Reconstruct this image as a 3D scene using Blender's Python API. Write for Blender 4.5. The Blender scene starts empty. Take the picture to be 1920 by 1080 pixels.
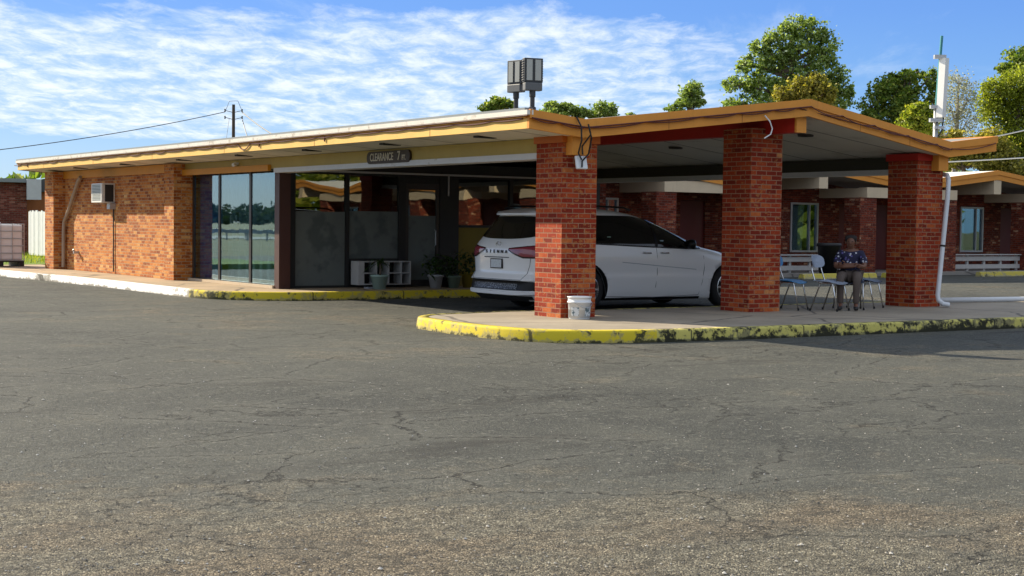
import bpy, bmesh, math, random
from mathutils import Matrix, Vector, Quaternion
R_ = math.radians
random.seed(7)
S = bpy.context.scene
COL = S.collection

# ------------------------------------------------------------------ mesh helper
class MB:
    def __init__(s): s.v = []; s.f = []; s.uv = []; s.mi = []; s.cur = 0
    def face(s, pts, uv=None):
        i0 = len(s.v); pts = [Vector(p) for p in pts]; s.v += pts
        s.f.append(list(range(i0, i0 + len(pts)))); s.mi.append(s.cur)
        if uv is None: uv = autouv(pts)
        s.uv.append(uv); return s
    def mesh(s, verts, faces):
        i0 = len(s.v); s.v += [Vector(p) for p in verts]
        for f in faces:
            s.f.append([i0 + i for i in f]); s.mi.append(s.cur)
            s.uv.append(autouv([Vector(verts[i]) for i in f]))
        return s
    def box(s, x0, x1, y0, y1, z0, z1, M=None):
        P = [Vector((x, y, z)) for z in (z0, z1) for y in (y0, y1) for x in (x0, x1)]
        F = [(0, 1, 5, 4), (1, 3, 7, 5), (3, 2, 6, 7), (2, 0, 4, 6), (4, 5, 7, 6), (2, 3, 1, 0)]
        uvs = [autouv([P[i] for i in f]) for f in F]
        i0 = len(s.v); s.v += [(M @ p) if M else p for p in P]
        for f, u in zip(F, uvs):
            s.f.append([i0 + i for i in f]); s.mi.append(s.cur); s.uv.append(u)
        return s
    def prism(s, poly, z0, z1):      # poly: ccw list of (x,y)
        n = len(poly)
        s.face([(x, y, z1) for x, y in poly]); s.face([(x, y, z0) for x, y in reversed(poly)])
        d = 0
        for i in range(n):
            a, b = poly[i], poly[(i + 1) % n]; L = math.hypot(b[0]-a[0], b[1]-a[1])
            s.face([(a[0], a[1], z0), (b[0], b[1], z0), (b[0], b[1], z1), (a[0], a[1], z1)],
                   [(d, z0), (d + L, z0), (d + L, z1), (d, z1)]); d += L
        return s
    def tube(s, path, r, n=8, cap=True, flat=1.0):
        path = [Vector(p) for p in path]; k = len(path)
        rs = r if isinstance(r, (list, tuple)) else [r] * k
        T = []
        for i in range(k):
            a = path[max(0, i-1)]; b = path[min(k-1, i+1)]; t = (b - a)
            T.append(t.normalized() if t.length > 1e-9 else Vector((0, 0, 1)))
        ref = Vector((0, 0, 1)) if abs(T[0].z) < .9 else Vector((1, 0, 0))
        u = T[0].cross(ref).normalized(); rings = []; i0 = len(s.v)
        for i in range(k):
            u = (u - T[i] * u.dot(T[i]))
            u = u.normalized() if u.length > 1e-6 else T[i].orthogonal().normalized()
            w = T[i].cross(u)
            for j in range(n):
                a = 2*math.pi*j/n
                s.v.append(path[i] + u*(math.cos(a)*rs[i]) + w*(math.sin(a)*rs[i]*flat))
        for i in range(k-1):
            for j in range(n):
                q = [i0+i*n+j, i0+i*n+(j+1) % n, i0+(i+1)*n+(j+1) % n, i0+(i+1)*n+j]
                s.f.append(q); s.mi.append(s.cur); s.uv.append([(0, 0)]*4)
        if cap:
            s.f.append([i0+j for j in reversed(range(n))]); s.mi.append(s.cur); s.uv.append([(0, 0)]*n)
            s.f.append([i0+(k-1)*n+j for j in range(n)]); s.mi.append(s.cur); s.uv.append([(0, 0)]*n)
        return s
    def lathe(s, prof, n=24, c=(0, 0, 0), M=None):
        i0 = len(s.v); k = len(prof); c = Vector(c)
        for r, z in prof:
            for j in range(n):
                a = 2*math.pi*j/n
                p = Vector((r*math.cos(a), r*math.sin(a), z))
                s.v.append((M @ p) if M else p + c)
        for i in range(k-1):
            for j in range(n):
                s.f.append([i0+i*n+j, i0+i*n+(j+1) % n, i0+(i+1)*n+(j+1) % n, i0+(i+1)*n+j])
                s.mi.append(s.cur); s.uv.append([(0, 0)]*4)
        s.f.append([i0+j for j in reversed(range(n))]); s.mi.append(s.cur); s.uv.append([(0, 0)]*n)
        s.f.append([i0+(k-1)*n+j for j in range(n)]); s.mi.append(s.cur); s.uv.append([(0, 0)]*n)
        return s
    def grid(s, G, flip=False):      # G[i][j] points
        i0 = len(s.v); a = len(G); b = len(G[0])
        for r in G: s.v += [Vector(p) for p in r]
        for i in range(a-1):
            for j in range(b-1):
                q = [i0+i*b+j, i0+i*b+j+1, i0+(i+1)*b+j+1, i0+(i+1)*b+j]
                if flip: q.reverse()
                s.f.append(q); s.mi.append(s.cur)
                s.uv.append(autouv([s.v[x] for x in q]))
        return s
    def build(s, name, mat, parent=None, smooth=False, bevel=0, **tg):
        me = bpy.data.meshes.new(name)
        me.from_pydata([tuple(p) for p in s.v], [], s.f)
        ul = me.uv_layers.new(name='UVMap')
        flat = []
        for u in s.uv:
            for a in u: flat += [a[0], a[1]]
        ul.data.foreach_set('uv', flat)
        for m in (mat if isinstance(mat, (list, tuple)) else [mat]): me.materials.append(m)
        me.polygons.foreach_set('material_index', s.mi)
        if smooth: me.polygons.foreach_set('use_smooth', [True]*len(me.polygons))
        me.update()
        o = bpy.data.objects.new(name, me); COL.objects.link(o); adopt(o, parent)
        if bevel:
            b = o.modifiers.new('bevel', 'BEVEL'); b.width = bevel; b.segments = 2; b.limit_method = 'ANGLE'
        return o

def autouv(pts):
    n = Vector((0, 0, 0))
    for i in range(len(pts)):
        a, b = pts[i], pts[(i+1) % len(pts)]
        n += Vector(((a.y-b.y)*(a.z+b.z), (a.z-b.z)*(a.x+b.x), (a.x-b.x)*(a.y+b.y)))
    ax, ay, az = abs(n.x), abs(n.y), abs(n.z)
    if az >= ax and az >= ay: return [(p.x, p.y) for p in pts]
    if ay >= ax: return [(p.x, p.z) for p in pts]
    return [(p.y, p.z) for p in pts]

WORLD = {}
def adopt(o, parent):
    if parent is not None:
        o.parent = parent
        o.matrix_parent_inverse = WORLD.get(parent.name, Matrix.Identity(4)).inverted()
def tag(o, label=None, cat=None, group=None, kind=None):
    if label: o['label'] = label
    if cat: o['category'] = cat
    if group: o['group'] = group
    if kind: o['kind'] = kind
    return o
def thing(name, label, cat, loc=(0, 0, 0), group=None):
    o = bpy.data.objects.new(name, None); COL.objects.link(o); o.location = loc; o.empty_display_size = .3
    WORLD[o.name] = Matrix.Translation(loc)
    return tag(o, label, cat, group)
def copy_tree(o, parent=None):
    c = o.copy(); COL.objects.link(c)
    if parent is not None:
        mi = o.matrix_parent_inverse.copy(); c.parent = parent; c.matrix_parent_inverse = mi
    for ch in list(o.children): copy_tree(ch, c)
    return c
def evalmesh(o):
    dg = bpy.context.evaluated_depsgraph_get()
    return bpy.data.meshes.new_from_object(o.evaluated_get(dg))

# ------------------------------------------------------------------ materials
def mat(name):
    m = bpy.data.materials.new(name); m.use_nodes = True
    nt = m.node_tree; nt.nodes.clear()
    out = nt.nodes.new('ShaderNodeOutputMaterial')
    return m, nt, out
class N:
    def __init__(s, nt): s.nt = nt
    def add(s, t, **kw):
        n = s.nt.nodes.new(t)
        for k, v in kw.items():
            if k.startswith('i_'):
                key = k[2:]; key = int(key) if key.isdigit() else key.replace('_', ' ')
                sock = n.inputs[key]
                if hasattr(v, 'links') or isinstance(v, bpy.types.NodeSocket): s.nt.links.new(v, sock)
                else: sock.default_value = v
            else: setattr(n, k, v)
        return n
    def link(s, a, b): s.nt.links.new(a, b)
    def val(s, x, sock):
        if isinstance(x, bpy.types.NodeSocket): s.nt.links.new(x, sock)
        else: sock.default_value = x
    def math(s, op, a, b=0.0, c=None, clamp=False):
        n = s.nt.nodes.new('ShaderNodeMath'); n.operation = op; n.use_clamp = clamp
        s.val(a, n.inputs[0]); s.val(b, n.inputs[1])
        if c is not None: s.val(c, n.inputs[2])
        return n.outputs[0]
    def noise(s, vec, scale, detail=4, rough=.55, dist=0.0):
        n = s.nt.nodes.new('ShaderNodeTexNoise'); s.link(vec, n.inputs['Vector'])
        n.inputs['Scale'].default_value = scale; n.inputs['Detail'].default_value = detail
        n.inputs['Roughness'].default_value = rough; n.inputs['Distortion'].default_value = dist
        return n.outputs[0]
    def ramp(s, fac, stops, interp='LINEAR'):
        n = s.nt.nodes.new('ShaderNodeValToRGB'); s.link(fac, n.inputs[0]); cr = n.color_ramp; cr.interpolation = interp
        while len(cr.elements) < len(stops): cr.elements.new(.5)
        for e, (p, c) in zip(cr.elements, stops):
            e.position = p; e.color = (c, c, c, 1) if not isinstance(c, (tuple, list)) else (*c, 1)
        return n.outputs[0]
    def step(s, x, a, b):
        n = s.nt.nodes.new('ShaderNodeMapRange'); n.interpolation_type = 'SMOOTHSTEP'
        s.val(x, n.inputs[0]); n.inputs[1].default_value = a; n.inputs[2].default_value = b
        return n.outputs[0]
    def mix(s, fac, a, b, mode='MIX'):
        n = s.nt.nodes.new('ShaderNodeMix'); n.data_type = 'RGBA'; n.blend_type = mode
        s.val(fac, n.inputs[0])
        for x, i in ((a, 6), (b, 7)):
            if isinstance(x, bpy.types.NodeSocket): s.link(x, n.inputs[i])
            else: n.inputs[i].default_value = (*x, 1) if isinstance(x, (tuple, list)) else (x, x, x, 1)
        return n.outputs[2]
    def bsdf(s, out, color, rough=.7, metal=0.0, bump=None, bstr=.3, bdist=.01, spec=.5, **kw):
        b = s.nt.nodes.new('ShaderNodeBsdfPrincipled')
        if isinstance(color, bpy.types.NodeSocket): s.link(color, b.inputs['Base Color'])
        else: b.inputs['Base Color'].default_value = (*color, 1)
        s.val(rough, b.inputs['Roughness']); s.val(metal, b.inputs['Metallic'])
        b.inputs['Specular IOR Level'].default_value = spec
        for k, v in kw.items(): b.inputs[k.replace('_', ' ')].default_value = v
        if bump is not None:
            bn = s.nt.nodes.new('ShaderNodeBump'); bn.inputs['Strength'].default_value = bstr; bn.inputs['Distance'].default_value = bdist
            s.link(bump, bn.inputs['Height']); s.link(bn.outputs[0], b.inputs['Normal'])
        if out is not None: s.link(b.outputs[0], out.inputs[0])
        return b
    def geo(s): return s.nt.nodes.new('ShaderNodeNewGeometry').outputs['Position']
    def obj(s): return s.nt.nodes.new('ShaderNodeTexCoord').outputs['Object']

def simple(name, col, rough=.6, metal=0.0, var=.12, scale=6.0, bump=.0, spec=.5, dirt=None, **kw):
    """plain painted / plastic / metal surface with slight unevenness and optional dirt patches"""
    m, nt, out = mat(name); n = N(nt); p = n.obj()
    a = n.noise(p, scale, 5, .6)
    k = n.math('MULTIPLY_ADD', n.math('SUBTRACT', a, .5), var*2, 1.0)
    c = n.mix(1.0, col, n.add('ShaderNodeCombineXYZ', i_0=k, i_1=k, i_2=k).outputs[0], 'MULTIPLY')
    if dirt:
        d = n.step(n.noise(p, dirt[1], 6, .7), dirt[2], dirt[2]+.12)
        c = n.mix(n.math('MULTIPLY', d, dirt[3] if len(dirt) > 3 else .6), c, dirt[0])
    n.bsdf(out, c, n.math('MULTIPLY_ADD', n.math('SUBTRACT', a, .5), .25, rough), metal,
           bump=n.noise(p, scale*12, 3) if bump else None, bstr=bump, spec=spec, **kw)
    return m

def brick_mat(name, stops, mortar, speck=(.50, .27, .10), speckamt=.6):
    m, nt, out = mat(name); n = N(nt)
    uv = nt.nodes.new('ShaderNodeUVMap').outputs[0]
    b = n.add('ShaderNodeTexBrick', i_Vector=uv, i_Color1=(0, 0, 0, 1), i_Color2=(1, 1, 1, 1), i_Mortar=(0, 0, 0, 1),
              i_Scale=1.0, i_Mortar_Size=.0062, i_Mortar_Smooth=.15, i_Bias=0.0, i_Brick_Width=.2032, i_Row_Height=.0677)
    p = n.geo()
    big = n.noise(p, 1.1, 3, .6); fine = n.noise(p, 26, 5, .75); med = n.noise(p, 9, 4, .7)
    t = n.math('MULTIPLY_ADD', b.outputs[0], .85, n.math('MULTIPLY', n.math('SUBTRACT', big, .42), .6))
    t = n.math('ADD', t, n.math('MULTIPLY', n.math('SUBTRACT', med, .5), .35), clamp=True)
    c = n.ramp(t, stops)
    blot = n.noise(n.add('ShaderNodeMapping', i_Vector=p, i_Scale=(1, 1, 1.5)).outputs[0], 15, 3, .6)
    sp = n.step(n.math('ADD', blot, n.math('MULTIPLY', n.math('SUBTRACT', big, .5), .35)), .56, .66)
    c = n.mix(n.math('MULTIPLY', sp, speckamt), c, speck)
    k = n.math('MULTIPLY_ADD', n.math('SUBTRACT', fine, .5), .7, 1.0)
    c = n.mix(1.0, c, n.add('ShaderNodeCombineXYZ', i_0=k, i_1=k, i_2=k).outputs[0], 'MULTIPLY')
    mo = n.mix(n.noise(p, 14, 4), mortar, tuple(x*.55 for x in mortar))
    c = n.mix(b.outputs[1], c, mo)
    h = n.math('ADD', n.math('MULTIPLY', b.outputs[1], -1.0), n.math('MULTIPLY', fine, .35))
    n.bsdf(out, c, .85, bump=h, bstr=.7, bdist=.008, spec=.25)
    return m

BR = [(0.0, (.22, .050, .011)), (.30, (.37, .098, .018)), (.55, (.48, .150, .026)), (.74, (.54, .205, .042)), (.90, (.60, .29, .085)), (1.0, (.68, .42, .18))]
M = {}
M['brick'] = brick_mat('office_brick', BR, (.50, .35, .20), speck=(.64, .36, .15), speckamt=.7)
BRc = [(0.0, (.16, .014, .005)), (.46, (.28, .028, .008)), (.80, (.37, .055, .013)), (.93, (.45, .115, .028)), (1.0, (.54, .24, .09))]
M['brick_col'] = brick_mat('column_brick', BRc, (.42, .23, .14), speckamt=.55, speck=(.46, .19, .055))
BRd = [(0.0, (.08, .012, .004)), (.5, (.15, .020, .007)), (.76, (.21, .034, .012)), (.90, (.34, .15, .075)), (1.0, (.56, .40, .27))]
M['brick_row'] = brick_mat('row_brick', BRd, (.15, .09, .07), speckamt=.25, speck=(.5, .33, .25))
BRl = [(0.0, (.10, .02, .014)), (.6, (.17, .032, .02)), (1.0, (.3, .12, .09))]
M['brick_left'] = brick_mat('neighbour_brick', BRl, (.2, .14, .11), speckamt=.15)

def painted_board(name, col, line=None):
    m, nt, out = mat(name); n = N(nt); p = n.geo()
    a = n.noise(p, 2.2, 5, .65)
    mp = n.add('ShaderNodeMapping', i_Vector=p, i_Scale=(9, 9, 1.2)).outputs[0]
    st = n.noise(mp, 1.0, 4, .7)
    k = n.math('MULTIPLY_ADD', n.math('SUBTRACT', a, .5), .35, 1.0)
    c = n.mix(1.0, col, n.add('ShaderNodeCombineXYZ', i_0=k, i_1=k, i_2=k).outputs[0], 'MULTIPLY')
    c = n.mix(n.math('MULTIPLY', n.step(st, .58, .78), .35), c, tuple(x*.45 for x in col))
    c = n.mix(n.math('MULTIPLY', n.step(n.noise(p, 17, 4, .7), .70, .76), .5), c, (.22, .15, .08))
    n.bsdf(out, c, .55, bump=n.noise(p, 40, 3), bstr=.06, spec=.3)
    return m
M['yellow'] = painted_board('yellow_fascia_paint', (.70, .285, .045))
M['yellow2'] = painted_board('yellow_trim_paint', (.60, .25, .022))
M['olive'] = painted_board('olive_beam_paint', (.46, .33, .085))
M['yellow_lit'] = painted_board('sunlit_eave_yellow', (.80, .50, .13))  # lighter copy of the fascia yellow, sunlight on the left eave painted in
M['redpaint'] = painted_board('dark_red_beam_paint', (.42, .020, .012))
M['orange'] = painted_board('orange_cap_paint', (.50, .12, .012))
M['tan'] = painted_board('tan_trim_paint', (.50, .40, .28))
M['cream'] = painted_board('row_cream_paint', (.62, .50, .34))
M['rust_panel'] = painted_board('rust_brown_panel', (.28, .09, .025))
M['white_metal'] = simple('white_drip_edge', (.72, .68, .60), .5, var=.15, dirt=((.30, .24, .16), 5, .53))
M['gravelstop'] = simple('grey_roof_edge', (.22, .24, .25), .8)
M['white_beam'] = simple('white_beam_channel', (.62, .62, .62), .5, var=.1, dirt=((.3, .27, .2), 3, .6))
M['roof'] = simple('grey_roof_membrane', (.24, .23, .22), .9, var=.2, scale=2)
M['roof_white'] = simple('white_roof_coating', (.78, .77, .70), .6, var=.1, scale=3)
M['black'] = simple('black_paint', (.012, .012, .012), .6)
M['brown_post'] = simple('dark_brown_post', (.055, .018, .012), .5)
M['alu'] = simple('bronze_aluminium', (.035, .03, .028), .4, .3)
M['greytrim'] = simple('grey_aluminium_trim', (.45, .45, .45), .4, .4)
M['interior'] = simple('office_interior_wall', (.22, .22, .20), .9)
M['carpet'] = simple('office_floor', (.10, .09, .08), .95)
M['curtain'] = simple('blue_curtain', (.012, .11, .36), .9, var=.35, scale=9)
M['curtain2'] = simple('pale_curtain', (.55, .52, .45), .9, var=.2, scale=9)
M['cable'] = simple('dark_red_cable', (.10, .02, .015), .6)
M['cable_black'] = simple('black_cable', (.014, .012, .012), .6)
M['white_plastic'] = simple('white_plastic', (.72, .74, .76), .4, var=.05)
M['pvc'] = simple('white_pvc', (.66, .68, .70), .4, var=.06, dirt=((.30, .28, .22), 5, .66))
M['chrome'] = simple('chrome_tube', (.62, .62, .62), .18, 1.0, var=.05)
M['seat_blue'] = simple('blue_chair_plastic', (.05, .22, .46), .45, var=.08)
M['seat_grey'] = simple('grey_blue_chair_plastic', (.28, .33, .42), .45, var=.08)
M['seat_dark'] = simple('navy_chair_plastic', (.02, .035, .07), .45)
M['rubber'] = simple('black_rubber', (.012, .012, .013), .85)
M['bin'] = simple('black_bin_plastic', (.008, .008, .009), .5)
M['darkdoor'] = simple('maroon_door_paint', (.11, .014, .012), .5, var=.15)
M['steel'] = simple('galvanised_steel', (.42, .43, .44), .45, .7, var=.15)
M['wood_grey'] = simple('weathered_grey_wood', (.42, .41, .40), .85, var=.2, scale=10)
M['fence'] = simple('white_fence_boards', (.66, .68, .70), .7, var=.12, dirt=((.3, .3, .28), 7, .62))
M['pole'] = simple('creosoted_pole', (.06, .045, .035), .9)
M['bark'] = simple('tree_bark', (.11, .085, .065), .95, var=.35, scale=12, bump=.4)
M['bark_pale'] = simple('pale_bark', (.34, .31, .27), .95, var=.3, scale=12)
M['tank'] = simple('ibc_plastic', (.68, .68, .67), .45, var=.06)
M['fixture'] = simple('floodlight_housing', (.045, .047, .05), .5, .3)
M['fixture_grey'] = simple('floodlight_driver_box', (.12, .125, .13), .5, .3)
M['led'] = simple('led_lens', (.42, .42, .38), .3, var=.1, scale=60)
M['teal'] = simple('teal_mast', (.03, .22, .24), .5)
M['mortar_white'] = simple('white_wall_paint', (.6, .6, .58), .8)

def concrete_mat(name, c1, c2, stain=(.10, .09, .07)):
    m, nt, out = mat(name); n = N(nt); p = n.geo()
    a = n.noise(p, .8, 6, .65); b = n.noise(p, 7, 6, .7); f = n.noise(p, 90, 3, .6)
    c = n.mix(n.step(a, .35, .68), c1, c2)
    c = n.mix(n.math('MULTIPLY', n.step(b, .55, .75), .5), c, stain)
    c = n.mix(n.math('MULTIPLY', n.step(f, .55, .7), .25), c, tuple(x*.5 for x in c1))
    v = n.add('ShaderNodeTexVoronoi', feature='DISTANCE_TO_EDGE', i_Scale=.33,
              i_Vector=n.mix(.18, p, n.add('ShaderNodeTexNoise', i_Vector=p, i_Scale=2.0, i_Detail=5.0).outputs[1], 'ADD')).outputs[0]
    cr = n.math('SUBTRACT', 1.0, n.step(v, .002, .012))
    c = n.mix(n.math('MULTIPLY', cr, .7), c, (.05, .045, .04))
    n.bsdf(out, c, .85, bump=n.math('ADD', f, n.math('MULTIPLY', cr, -2)), bstr=.25, bdist=.006, spec=.3)
    return m
M['concrete'] = concrete_mat('island_concrete', (.34, .29, .22), (.25, .215, .165))
M['sidewalk'] = concrete_mat('sidewalk_concrete', (.42, .31, .20), (.31, .235, .155))
M['slab'] = concrete_mat('row_walkway_concrete', (.30, .28, .25), (.22, .20, .18))

def worn_paint(name, paint, under, moss, cut, dark=.55):
    m, nt, out = mat(name); n = N(nt); p = n.geo()
    a = n.noise(p, 3.2, 7, .72); b = n.noise(p, 11, 6, .7); z = n.add('ShaderNodeSeparateXYZ', i_0=p).outputs[2]
    big = n.noise(p, .55, 3)
    w = n.math('ADD', n.math('ADD', n.math('MULTIPLY', a, .6), n.math('MULTIPLY', b, .4)), n.math('MULTIPLY', n.math('SUBTRACT', big, .5), .5))
    low = n.math('MULTIPLY', n.step(z, .06, 0.0), .12)
    w = n.math('ADD', w, low)
    xx = n.add('ShaderNodeSeparateXYZ', i_0=p).outputs[0]
    jn = n.math('SUBTRACT', 1.0, n.step(n.math('ABSOLUTE', n.math('SUBTRACT', n.math('MODULO', n.math('ADD', n.math('ADD', xx, 20.0), n.math('MULTIPLY', a, .03)), 1.83), .9)), .006, .016))
    c = n.mix(n.step(w, cut, cut+.05), paint, under)
    c = n.mix(n.step(n.math('ADD', n.noise(p, 5.5, 6, .75), n.math('ADD', low, n.math('MULTIPLY', n.math('SUBTRACT', big, .5), .45))), dark, dark+.10), c, moss)
    c = n.mix(n.math('MULTIPLY', jn, .85), c, (.03, .028, .02))
    n.bsdf(out, c, .8, bump=n.math('ADD', n.math('ADD', n.math('MULTIPLY', w, -1), n.math('MULTIPLY', jn, -1)), n.noise(p, 60, 3)), bstr=.35, bdist=.008, spec=.3)
    return m
M['kerb_yellow'] = worn_paint('yellow_kerb_paint', (.60, .47, .025), (.40, .33, .10), (.05, .048, .018), .505, .55)
M['kerb_worn'] = worn_paint('worn_yellow_kerb_paint', (.52, .46, .12), (.22, .20, .09), (.022, .022, .010), .50, .48)
M['kerb_white'] = worn_paint('white_kerb_paint', (.78, .77, .74), (.30, .28, .24), (.12, .11, .09), .57, .68)
M['stop_yellow'] = worn_paint('wheel_stop_paint', (.55, .46, .08), (.38, .34, .18), (.12, .11, .06), .55, .62)

def asphalt():
    m, nt, out = mat('worn_asphalt'); n = N(nt); p = n.geo()
    sep = n.add('ShaderNodeSeparateXYZ', i_0=p)
    big = n.noise(p, .16, 5, .6, .4); mid = n.noise(p, .9, 6, .68, .3); fine = n.noise(p, 9, 6, .72)
    wv = n.add('ShaderNodeTexNoise', i_Vector=p, i_Scale=1.6, i_Detail=9.0, i_Roughness=.72)
    # aggregate stones
    st = n.add('ShaderNodeTexVoronoi', i_Scale=125.0, i_Vector=n.mix(.012, p, n.add('ShaderNodeTexNoise', i_Vector=p, i_Scale=60.0, i_Detail=3.0).outputs[1], 'ADD'))
    st2 = n.add('ShaderNodeTexVoronoi', i_Scale=34.0, i_Vector=p)
    sv = n.add('ShaderNodeSeparateXYZ', i_0=st.outputs[1]).outputs[0]
    sv2 = n.add('ShaderNodeSeparateXYZ', i_0=st2.outputs[1]).outputs[1]
    # worn, stone-bare apron near the lot entrance, edge broken by noise
    d = n.math('ADD', n.math('MULTIPLY', sep.outputs[0], .5614), n.math('MULTIPLY', sep.outputs[1], .8276))
    d = n.math('ADD', d, n.math('MULTIPLY', n.math('SUBTRACT', mid, .5), 6.5))
    d = n.math('ADD', d, n.math('MULTIPLY', n.math('SUBTRACT', big, .5), 4.0))
    bare = n.step(d, 8.2, 6.8)
    patch = n.math('MULTIPLY', n.step(n.math('ADD', n.math('MULTIPLY', mid, .6), n.math('MULTIPLY', big, .5)), .57, .70), .75)
    bare2 = n.math('MAXIMUM', bare, patch)
    base = n.mix(n.step(big, .34, .62), (.052, .054, .051), (.098, .098, .088))
    base = n.mix(n.math('MULTIPLY', n.step(mid, .42, .62), .55), base, (.116, .115, .102))
    base = n.mix(n.math('MULTIPLY', n.step(fine, .5, .68), .4), base, (.036, .036, .037))
    sp1 = n.add('ShaderNodeTexVoronoi', i_Scale=17.0, i_Vector=p)
    spv = n.add('ShaderNodeSeparateXYZ', i_0=sp1.outputs[1])
    grit = n.noise(p, 26, 4, .85)
    base = n.mix(n.math('MULTIPLY', n.step(grit, .54, .70), .65), base, (.20, .195, .18))
    base = n.mix(n.math('MULTIPLY', n.step(grit, .46, .32), .7), base, (.028, .028, .029))
    base = n.mix(n.math('MULTIPLY', n.math('MULTIPLY', n.step(spv.outputs[0], .80, .86), n.step(sp1.outputs[0], .42, .30)), .5), base, (.25, .24, .215))
    base = n.mix(n.math('MULTIPLY', n.step(sv, .80, .92), .55), base, (.28, .27, .24))
    stone = n.ramp(sv, [(0, (0.078, 0.069, 0.060)), (.35, (0.169, 0.146, 0.117)), (.65, (0.286, 0.247, 0.195)), (.85, (0.429, 0.377, 0.305)), (1, (0.676, 0.624, 0.546))])
    stone = n.mix(1.0, stone, (1.25, 1.25, 1.2), 'MULTIPLY')
    stone = n.mix(n.math('MULTIPLY', n.step(sv2, .45, .9), .5), stone, (.26, .24, .195))
    brown = n.step(n.noise(n.add('ShaderNodeMapping', i_Vector=p, i_Rotation=(0, 0, R_(34)), i_Scale=(.5, 1.2, 1)).outputs[0], .6, 4, .6), .46, .60)
    stone = n.mix(n.math('MULTIPLY', brown, .34), stone, n.mix(1.0, stone, (.95, .66, .46), 'MULTIPLY'))
    stone = n.mix(n.math('MULTIPLY', n.step(fine, .46, .62), .6), stone, (.055, .05, .044))
    stone = n.mix(n.math('MULTIPLY', n.step(grit, .50, .36), .6), stone, (.04, .036, .032))
    c = n.mix(n.math('MULTIPLY', bare2, n.math('MULTIPLY_ADD', grit, .9, .42), clamp=True), base, stone)
    # tar stains
    tar = n.step(n.noise(n.add('ShaderNodeMapping', i_Vector=p, i_Rotation=(0, 0, R_(34)), i_Scale=(.30, 1.5, 1)).outputs[0], .8, 6, .68), .56, .70)
    c = n.mix(n.math('MULTIPLY', tar, .6), c, (.034, .031, .028))
    # cracks
    pv = n.mix(.55, p, wv.outputs[1], 'ADD')
    rot = n.add('ShaderNodeMapping', i_Vector=pv, i_Rotation=(0, 0, R_(34)), i_Scale=(.5, 1.0, 1)).outputs[0]
    e1 = n.add('ShaderNodeTexVoronoi', feature='DISTANCE_TO_EDGE', i_Vector=rot, i_Scale=.85).outputs[0]
    e2 = n.add('ShaderNodeTexVoronoi', feature='DISTANCE_TO_EDGE', i_Vector=pv, i_Scale=2.4).outputs[0]
    m1 = n.step(n.noise(p, .33, 3), .34, .52); m2 = n.step(n.noise(p, .45, 4), .55, .66)
    k1 = n.math('MULTIPLY', n.math('SUBTRACT', 1.0, n.step(e1, .0015, .005)), m1)
    k2 = n.math('MULTIPLY', n.math('SUBTRACT', 1.0, n.step(e2, .003, .015)), m2)
    cr = n.math('MAXIMUM', k1, n.math('MULTIPLY', k2, .8))
    c = n.mix(n.math('MULTIPLY', cr, .85), c, (.016, .015, .014))
    # bleached rims along the cracks
    rim = n.math('MULTIPLY', n.math('SUBTRACT', n.step(e1, .10, .02), k1, clamp=True), n.math('MULTIPLY', m1, .3))
    c = n.mix(rim, c, (.16, .155, .14))
    hs = n.math('ADD', n.math('MULTIPLY', st.outputs[0], -1.0), n.math('MULTIPLY', grit, 1.6))
    h = n.math('ADD', n.math('MULTIPLY', hs, n.math('MULTIPLY_ADD', bare2, .8, .45)), n.math('MULTIPLY', fine, .8))
    h = n.math('ADD', h, n.math('MULTIPLY', cr, -2.4))
    h = n.math('ADD', h, n.math('MULTIPLY', mid, 2.0))
    c = n.mix(1.0, c, (.73, .75, .71), 'MULTIPLY')
    n.bsdf(out, c, .85, bump=h, bstr=1.0, bdist=.016, spec=.25)
    return m
M['asphalt'] = asphalt()

def grass_mat(name, c1, c2):
    m, nt, out = mat(name); n = N(nt); p = n.geo()
    c = n.mix(n.step(n.noise(p, .35, 5), .35, .65), c1, c2)
    c = n.mix(n.math('MULTIPLY', n.step(n.noise(p, 14, 5, .7), .5, .7), .6), c, tuple(x*.4 for x in c1))
    n.bsdf(out, c, .9, bump=n.noise(p, 30, 4, .7), bstr=.8, bdist=.03, spec=.2)
    return m
M['grass'] = grass_mat('lawn_grass', (.10, .18, .012), (.16, .22, .02))
M['field'] = grass_mat('dry_field', (.12, .13, .05), (.20, .17, .09))

def leaf_mat(name, cols, trans=.35):
    m, nt, out = mat(name); n = N(nt)
    r = nt.nodes.new('ShaderNodeNewGeometry').outputs['Random Per Island']
    c = n.ramp(r, cols)
    b = n.bsdf(None, c, .55, spec=.35)
    t = n.add('ShaderNodeBsdfTranslucent'); n.link(n.mix(1.0, c, (1.5, 1.5, .7), 'MULTIPLY'), t.inputs[0])
    mx = n.add('ShaderNodeMixShader'); mx.inputs[0].default_value = trans
    n.link(b.outputs[0], mx.inputs[1]); n.link(t.outputs[0], mx.inputs[2]); n.link(mx.outputs[0], out.inputs[0])
    return m
M['leaf_green'] = leaf_mat('poplar_leaves', [(0, (0.080, 0.129, 0.025)), (.4, (0.160, 0.230, 0.051)), (.75, (0.256, 0.338, 0.100)), (.92, (0.384, 0.473, 0.186)), (1, (0.590, 0.700, 0.515))], 0.5)
M['leaf_dark'] = leaf_mat('dense_leaves', [(0, (0.062, 0.109, 0.019)), (.5, (0.132, 0.209, 0.031)), (.85, (0.248, 0.310, 0.054)), (1, (0.434, 0.449, 0.139))], 0.45)
M['leaf_wood'] = leaf_mat('far_wood_leaves', [(0, (.012, .03, .016)), (.6, (.03, .06, .03)), (1, (.06, .09, .045))], .2)
M['leaf_autumn'] = leaf_mat('autumn_leaves', [(0, (0.101, 0.102, 0.018)), (.4, (0.201, 0.197, 0.032)), (.75, (0.313, 0.270, 0.043)), (1, (0.503, 0.446, 0.143))], 0.5)
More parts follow.
